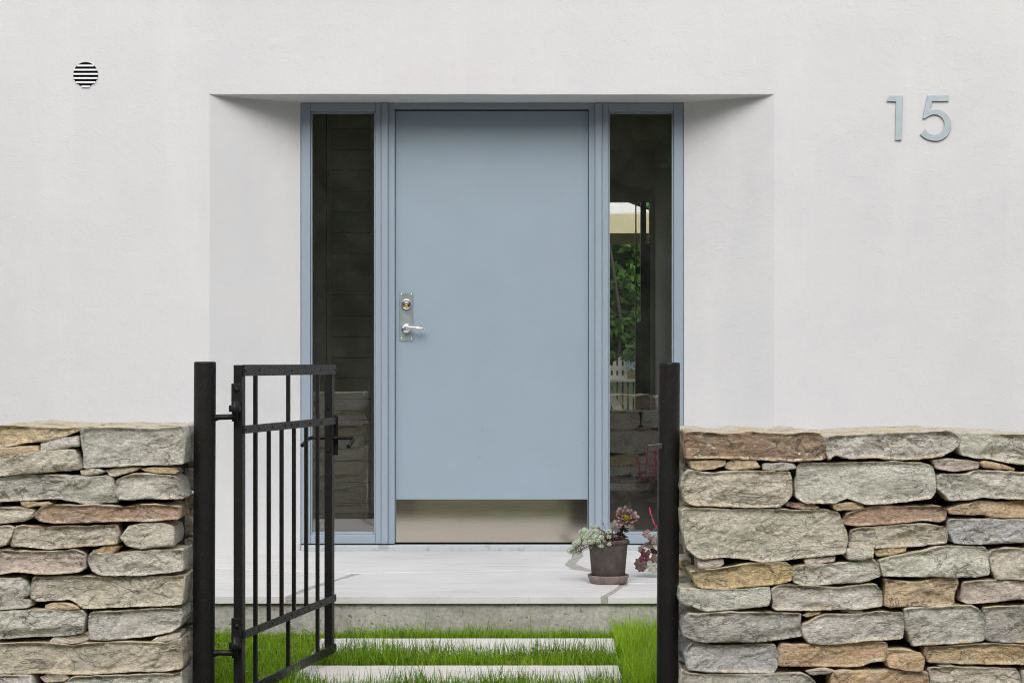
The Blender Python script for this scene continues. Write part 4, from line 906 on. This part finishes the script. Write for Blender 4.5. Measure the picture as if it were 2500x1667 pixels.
def spike(p0, p1, r):
    mb = MB(); p0, p1 = Vector(p0), Vector(p1); L = (p1-p0).length; n = int(L/.0022)
    for k in range(n):
        f = k/n; c2 = p0.lerp(p1, f) + Vector((random.gauss(0,1), random.gauss(0,1), 0)).normalized()*r*(1-f*.55)*random.uniform(.4,1); s2 = .0020*random.uniform(.8,1.5)
        mb.add([c2+Vector((s2,0,0)),c2+Vector((0,s2,0)),c2+Vector((-s2,0,0)),c2+Vector((0,-s2,0)),c2+Vector((0,0,s2*1.5)),c2-Vector((0,0,s2*1.5))], [(0,1,4),(1,2,4),(2,3,4),(3,0,4),(1,0,5),(2,1,5),(3,2,5),(0,3,5)], True)
    local(mb, FB).build('flower_spike', M['pink'], fl)
dd = HC[1]-.06
spike(at(1590.5,1258,dd), at(1584.5,1239,dd), .0045); spike(at(1604,1289,dd), at(1592,1265,dd), .0045)
for k in range(11):
    a = random.uniform(0,6.28); b0 = Vector((.68+random.uniform(0,.10), HC[1]+random.uniform(-.05,.05), HC[2]+.26)); spike(b0, b0+Vector((random.uniform(-.05,.05), random.uniform(-.04,.04), random.uniform(.10,.19))), .007)
stp = MB()
for k in range(7): b0 = Vector((FB[0]+random.uniform(-.02,.02), FB[1], FB[2])); stp.tube([b0-Vector(FB), b0+Vector((random.uniform(-.05,.04),random.uniform(-.03,.03),.12))-Vector(FB)], .0014, 5)
stp.tube([Vector((0,0,0)), at(1604,1292,dd)-Vector(FB), at(1590,1258,dd)-Vector(FB)], .0013, 5); stp.build('stems', M['stem'], fl)

# dry stalk caught between the right post and the wall
DS = 5.56; ds = MB().tube([at(1661,1065,DS), at(1666,1110,DS), at(1669,1135,DS)], .0022, 6).tube([at(1669,1130,DS), at(1671,1150,DS)], [.006,.004], 6)
b_ = tuple(at(1669,1150,DS)); tag(local(ds, b_).build('dry_stalk', mat('dry_stalk',(.16,.13,.10),.9), None, b_), 'thin dry plant stalk caught between the right post and wall', 'stalk')

# ------------------------------------------------------------------ grass
def grass_mesh(pts, hts, lean, tone, width):
    n = len(pts); ang = rng.uniform(0, 2*math.pi, n); ax2 = np.stack([np.cos(ang), np.sin(ang), np.zeros(n)], 1)
    ld_ = rng.uniform(0, 2*math.pi, n); lv_ = np.stack([np.cos(ld_), np.sin(ld_), np.zeros(n)], 1)*(lean*hts)[:,None]
    V = np.zeros((n, 7, 3)); W = width[:,None]
    for j, (f, wf) in enumerate(((0,1),(.38,.9),(.75,.55))):
        c2 = pts + lv_*(f**1.8) + np.stack([np.zeros(n),np.zeros(n),hts*f],1); V[:,2*j] = c2 - ax2*W*wf*.5; V[:,2*j+1] = c2 + ax2*W*wf*.5
    V[:,6] = pts + lv_ + np.stack([np.zeros(n),np.zeros(n),hts*(1-.12*np.minimum(1,lean))],1)
    base = np.arange(n)[:,None]*7
    quads = np.concatenate([base+np.array([[0,1,3,2]]), base+np.array([[2,3,5,4]])],0); tris = base+np.array([[4,5,6]])
    me_ = bpy.data.meshes.new('grass'); nv = n*7; me_.vertices.add(nv); me_.vertices.foreach_set('co', V.reshape(-1).astype(np.float32))
    li = np.concatenate([quads.ravel(), tris.ravel()]).astype(np.int32); me_.loops.add(len(li)); me_.loops.foreach_set('vertex_index', li)
    np_ = len(quads)+len(tris); me_.polygons.add(np_); st2 = np.concatenate([np.arange(len(quads))*4, len(quads)*4+np.arange(len(tris))*3]).astype(np.int32)
    me_.polygons.foreach_set('loop_start', st2); me_.polygons.foreach_set('use_smooth', np.ones(np_, bool)); me_.update(calc_edges=True)
    a_ = me_.attributes.new('tone','FLOAT','POINT'); a_.data.foreach_set('value', np.repeat(tone,7).astype(np.float32)); return me_
N_ = 95000
gx = np.concatenate([rng.uniform(-1.35,.85,N_), rng.uniform(-2.6,2.6,14000)]); gy = np.concatenate([rng.uniform(5.75,D_ST+.02,N_), rng.uniform(5.95,D_ST+.02,14000)])
keep = np.ones(len(gx), bool)
for (x0,x1,y0,y1) in PAV: keep &= ~((gx > x0-.004) & (gx < x1+.004) & (gy > y0-.004) & (gy < y1+.004))
dens = np.array([noise.noise(Vector((x*5,y*5,3.3)))*.5+.5 + .25*noise.noise(Vector((x*17,y*17,8))) for x,y in zip(gx,gy)]); keep &= rng.uniform(0,1,len(gx)) < .55+.6*dens
gx, gy, dens = gx[keep], gy[keep], dens[keep]; n = len(gx)
ht = rng.gamma(5, 1, n)/5*.040*(.6+.8*dens)
right = gx > PAV[0][1]; nearm = np.zeros(n, bool); ht[right] *= 1.35; ht[gx < -.70] *= .62
for (x0,x1,y0,y1) in PAV:
    near = (gy < y0) & (gy > y0-.09) & (gx > x0-.1) & (gx < x1+.1); ht[near] *= 1.2; nearm |= near
st_edge = (gy > D_ST-.10) & ~right; ht[st_edge] *= .55; tall = rng.uniform(0,1,n) < .008; ht[tall] = rng.uniform(.05,.085,tall.sum()); tn = nearm & (rng.uniform(0,1,n) < .10); ht[tn] = rng.uniform(.055,.095,tn.sum())
tone = np.clip(rng.normal(.50,.24,n) + right*.25 - nearm*.22 - (dens-.5)*.2 + np.where(gx < -.7, .08, 0), 0, .93); tone[rng.uniform(0,1,n) < .03] = 1.0
g_ = link('grass', grass_mesh(np.stack([gx,gy,np.full(n,-.002)],1), ht, np.where(nearm, rng.uniform(.05,.40,n), rng.uniform(.08,.75,n)), tone, rng.uniform(.0014,.0032,n)), M['grass']); g_['kind'] = 'stuff'; g_['label'] = 'bright green grass between the wall and the step'
# clover and small weeds among the grass
cl = MB()
for k in range(420):
    x, y = random.uniform(-1.2,.7), random.uniform(6.0, D_ST); 
    if any(x0-.02 < x < x1+.02 and y0-.02 < y < y1+.02 for x0,x1,y0,y1 in PAV): continue
    if noise.noise(Vector((x*3,y*3,1.5))) < .02 and k > 60: continue
    z = random.uniform(.018,.045); r_ = random.uniform(.004,.008); a0 = random.uniform(0,6.28)
    for j in range(3):
        a = a0+j*2.094; c2 = Vector((x+r_*math.cos(a), y+r_*math.sin(a), z+random.uniform(-.002,.004))); tl = random.uniform(-.3,.4)
        ring = [c2+Vector((r_*.95*math.cos(b2), r_*.95*math.sin(b2), r_*tl*math.sin(b2))) for b2 in np.linspace(0,2*math.pi,7)[:-1]]; cl.add(ring, [tuple(range(6))], True)
    cl.tube([(x,y,0),(x,y,z)], .0006, 3, False)
c_o = cl.build('clover', M['clover']); c_o['kind'] = 'stuff'; c_o['label'] = 'small clover leaves scattered through the grass'

# ------------------------------------------------------------------ foliage helpers: garden behind the house, trees across the street
def leaf_cloud(pts, nrm, size, tone):
    n = len(pts); up = rng.normal(0,1,(n,3)); t_ = np.cross(nrm, up); t_ /= np.linalg.norm(t_,axis=1)[:,None]+1e-9; b2 = np.cross(nrm, t_)
    V = np.zeros((n,5,3)); s = size[:,None]
    V[:,0] = pts-t_*s; V[:,1] = pts+b2*s*.55+nrm*s*.12; V[:,2] = pts+t_*s*1.1; V[:,3] = pts-b2*s*.55+nrm*s*.12; V[:,4] = pts+nrm*s*(-.10)
    base = np.arange(n)[:,None]*5; tris = np.concatenate([base+np.array([[0,4,1]]),base+np.array([[1,4,2]]),base+np.array([[2,4,3]]),base+np.array([[3,4,0]])],0)
    me_ = bpy.data.meshes.new('leaves'); me_.vertices.add(n*5); me_.vertices.foreach_set('co', V.reshape(-1).astype(np.float32)); li = tris.ravel().astype(np.int32)
    me_.loops.add(len(li)); me_.loops.foreach_set('vertex_index', li); me_.polygons.add(len(tris)); me_.polygons.foreach_set('loop_start', (np.arange(len(tris))*3).astype(np.int32)); me_.update(calc_edges=True)
    a_ = me_.attributes.new('tone','FLOAT','POINT'); a_.data.foreach_set('value', np.repeat(tone,5).astype(np.float32)); return me_
def unit(a): return a/(np.linalg.norm(a,axis=1)[:,None]+1e-9)
# ivy hedge behind the house
n = 9000; hx_ = rng.uniform(-.2,2.3,n); hz_ = rng.uniform(0,3.6,n); hy_ = 19.2 - .35*np.array([noise.noise(Vector((x*2.2,z*2.2,4.)))+.5*noise.noise(Vector((x*6,z*6,1.))) for x,z in zip(hx_,hz_)]) + rng.uniform(-.12,.2,n)
ivy = thing('ivy_hedge', 'dark green ivy hedge seen through the right side window', 'hedge', (1.0,19.3,0))
pts = np.stack([hx_-1.0,hy_-19.3,hz_],1); link('foliage', leaf_cloud(pts, unit(np.array([0,-1,.5])+rng.normal(0,.5,(n,3))), rng.uniform(.03,.065,n), rng.uniform(0,1,n)), M['ivy_leaf'], ivy)
local(MB().tube([(.92,19.2,0),(1.12,19.15,1.4),(1.0,19.1,2.2),(.88,19.1,3.2)], [.022,.018,.014,.01], 8), (1.0,19.3,0)).build('stem', M['bark'], ivy)
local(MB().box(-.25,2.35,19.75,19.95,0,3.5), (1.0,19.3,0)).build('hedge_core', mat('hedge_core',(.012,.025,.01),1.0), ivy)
# white slatted garden bench
DBN = 16.5; BB = (.85, DBN, 0.0); bench = thing('garden_bench', 'white slatted garden bench glimpsed through the right side window', 'bench', BB)
def bp(name, x0,x1,y0,y1,z0,z1, mt_='white_paint'): return local(MB().box(x0,x1,y0,y1,z0,z1), BB).build(name, M[mt_], bench, None, .004)
zr = wz(928, DBN); zbk = wz(893, DBN); zlow = wz(1000, DBN)-.12
for k in range(10):
    x0 = wx(1483+13.2*k, DBN); x1 = x0+.030; zt3 = zbk + .035*min(k,2)
    local(MB().prism([(x0,zlow),(x1,zlow),(x1,zt3+.012),(x0,zt3)], DBN-.01, DBN+.01), BB).build('slat', M['white_paint'], bench)
bp('rail', .55, 1.35, DBN-.045, DBN-.0105, zr, wz(916, DBN)+.0); bp('rail', .55, 1.35, DBN+.0105, DBN+.03, wz(905,DBN), wz(893,DBN)-.0); bp('rail', .55,1.35,DBN+.0105,DBN+.03, zlow+.02, zlow+.07); bp('seat', .55,1.35,DBN-.42,DBN-.05, zlow-.03, zlow-.002)
local(MB().prism([(wx(1470,DBN), wz(945,DBN)), (wx(1488,DBN), wz(945,DBN)), (wx(1523,DBN), wz(1005,DBN)), (wx(1500,DBN), wz(1005,DBN))], DBN-.09, DBN-.05), BB).build('brace', M['white_paint'], bench)
for x in (.57, 1.30): bp('leg', x, x+.05, DBN-.42, DBN-.37, 0, zlow-.031); bp('leg', x, x+.05, DBN-.01, DBN+.04, 0, zlow-.031)
DPT = 16.46; pz0, pz1 = wz(925,DPT), wz(879,DPT); gpb = (wx(1541,DPT), DPT-.0, zr+.0) 
gpot = thing('flower_pot', 'tan pot with a blue and white patterned band in the back garden', 'flower pot', (wx(1541,DPT), DPT-.10, pz0))
hgt = pz1-pz0; MB().lathe([(1e-4,0),(.038,0),(.046,hgt*.45)], 24).build('body', M['terracotta'], gpot); MB().lathe([(.0465,hgt*.44),(.052,hgt*.5),(.056,hgt),(.05,hgt),(1e-4,hgt*.92)], 24).build('patterned_band', M['floral'], gpot)
bp('shelf', .80, 1.35, DPT-.20, DBN-.046, pz0-.025, pz0-.001)
n = 260; u_ = unit(rng.normal(0,1,(n,3))); u_[:,2] = abs(u_[:,2]); pp = u_*rng.uniform(.3,1,(n,1))*np.array([.10,.08,.15])
gpl = thing('potted_plant', 'leafy green plant in the blue patterned garden pot', 'plant', (wx(1541,DPT), DPT-.10, pz1-.005)); link('foliage', leaf_cloud(pp, unit(u_+rng.normal(0,.4,(n,3))), rng.uniform(.018,.035,n), rng.uniform(.5,1,n)), M['clover'] if False else M['ivy_light'] if 'ivy_light' in M else leafmat('ivy_light', (.16,.26,.10), (.30,.40,.20), .3, .5, True), gpl)
MB().tube([(0,0,-.02),(0,0,.08)], .006, 6).build('stem', M['stem'], gpl)
# cream parasol
DPA = 16.9; pzt = wz(494, DPA); par = thing('parasol', 'cream parasol with a white top in the garden behind the house', 'parasol', (-.5, DPA+.8, 0)); PAL_ = (-.5, DPA+.8, 0)
zv1, zv0 = wz(527,DPA), wz(577,DPA); xa, xb = -1.6, 1.28
can = MB(); ap = (-.16, DPA+.55, zv1+.62); cs = [(xa,DPA,zv1),(xb,DPA,zv1+.03),(xb,DPA+1.1,zv1),(xa,DPA+1.1,zv1)]; can.add(cs+[ap]+[(x,y,z-.012) for x,y,z in cs]+[(ap[0],ap[1],ap[2]-.02)], [(0,1,4),(1,2,4),(2,3,4),(3,0,4),(6,5,9),(7,6,9),(8,7,9),(5,8,9),(0,5,6,1),(1,6,7,2),(2,7,8,3),(3,8,5,0)])
local(can, PAL_).build('canopy', M['canvas_top'], par)
va = MB()
for (a, b_) in ((0,1),(1,2),(2,3),(3,0)):
    p, q = Vector(cs[a]), Vector(cs[b_]); off = Vector((q.y-p.y, p.x-q.x, 0)).normalized()*.004; d_ = Vector((0,0,zv0-zv1)); z_ = Vector((0,0,-.013))
    va.add([p+z_,q+z_,q+d_,p+d_,p+z_+off,q+z_+off,q+d_+off,p+d_+off], [(0,1,2,3),(7,6,5,4),(0,4,5,1),(2,6,7,3),(1,5,6,2),(3,7,4,0)])
local(va, PAL_).build('valance', M['canvas'], par); local(MB().tube([(-.16,DPA+.55,0),(-.16,DPA+.55,zv1+.60)], .025, 12), PAL_).build('pole', M['dark_wood'], par)
# dark sideboard inside
SBD = (.45, 12.9, Z0+.0025); sb = thing('sideboard', 'dark wooden sideboard low behind the right side window', 'sideboard', SBD); ztp = wz(1004, 12.9)-SBD[2]
MB().box(-.75,.58,0,.40,.08,ztp-.025).build('carcass', M['dark_wood'], sb, None, .004); MB().box(-.77,.60,-.02,.42,ztp-.0245,ztp).build('top', M['dark_wood'], sb, None, .004)
for k in range(3): MB().box(-.74+.44*k,-.31+.44*k,-.018,-.0005,.09,ztp-.035).build('cupboard_door', M['dark_wood'], sb, None, .003)
for x in (-.72,.52):
    for y in (.02,.35): MB().box(x,x+.04,y,y+.04,0,.0795).build('leg', M['dark_wood'], sb)
# trees across the street: dark in the glass
def street_tree(x, y, r_, h_, lab, i, n=6500):
    tr_ = thing('street_tree', lab, 'tree', (x,y,-.03), 'trees across the street')
    u_ = unit(rng.normal(0,1,(n,3))); rad = rng.uniform(.35,1.0,n)**.6; sc_ = np.array([r_,r_*.8,h_*.48]); lob = np.array([.86+.26*noise.noise(Vector(v2)*2.3+Vector((i*7,0,0))) for v2 in u_]); pp = u_*(rad*lob)[:,None]*sc_ + np.array([0,0,h_*.54])
    link('crown', leaf_cloud(pp, unit(u_+rng.normal(0,.6,(n,3))), rng.uniform(.16,.30,n), rng.uniform(0,1,n)), M['tree_leaf'], tr_)
    tk = MB().tube([(0,0,-.1),(.06,0,1.2),(0,.08,2.6),(.1,0,h_*.75)], [.24,.19,.15,.05], 12)
    for k in range(6): a = k*1.05; tk.tube([(0,.05,1.7+.3*k),(math.cos(a)*r_*.3,math.sin(a)*r_*.25,2.4+.4*k),(math.cos(a)*r_*.65,math.sin(a)*r_*.5,3.0+.5*k)], [.09,.06,.02], 8)
    tk.build('trunk', M['bark'], tr_)
for i, (x, y, r_, h_, lab) in enumerate((
    (-11.0,-9.2,3.4,9.4,'dark tree at the far left end of the row across the street'), (-5.6,-8.4,3.3,9.0,'broad dark tree across the street, mirrored in the left side window'), (-.3,-9.2,3.4,9.8,'tallest dark tree in the middle of the row across the street'),
    (5.2,-8.6,3.3,9.0,'broad dark tree across the street, mirrored in the right side window'), (10.8,-9.3,3.4,9.5,'dark tree at the far right end of the row across the street'))):
    street_tree(x, y, r_, h_, lab, i)
hg = thing('sky_block_hedge', 'tall dark green hedge across the street, added to shut out low sky', 'hedge', (0,-7.2,-.03)); n = 15000  # added backdrop that keeps low sky light off the door
hp_ = np.stack([rng.uniform(-15,15,n), rng.uniform(-.15,.25,n)+.35, rng.uniform(0,5.6,n)],1); link('foliage', leaf_cloud(hp_, unit(np.array([0,1,.4])+rng.normal(0,.5,(n,3))), rng.uniform(.09,.17,n), rng.uniform(0,1,n)), M['tree_leaf'], hg)
MB().box(-15,15,-.5,.35,0,5.35).build('hedge_core', mat('sky_block_hedge_core',(.05,.075,.03),1.0), hg)  # solid box added so no sky leaks between the leaves
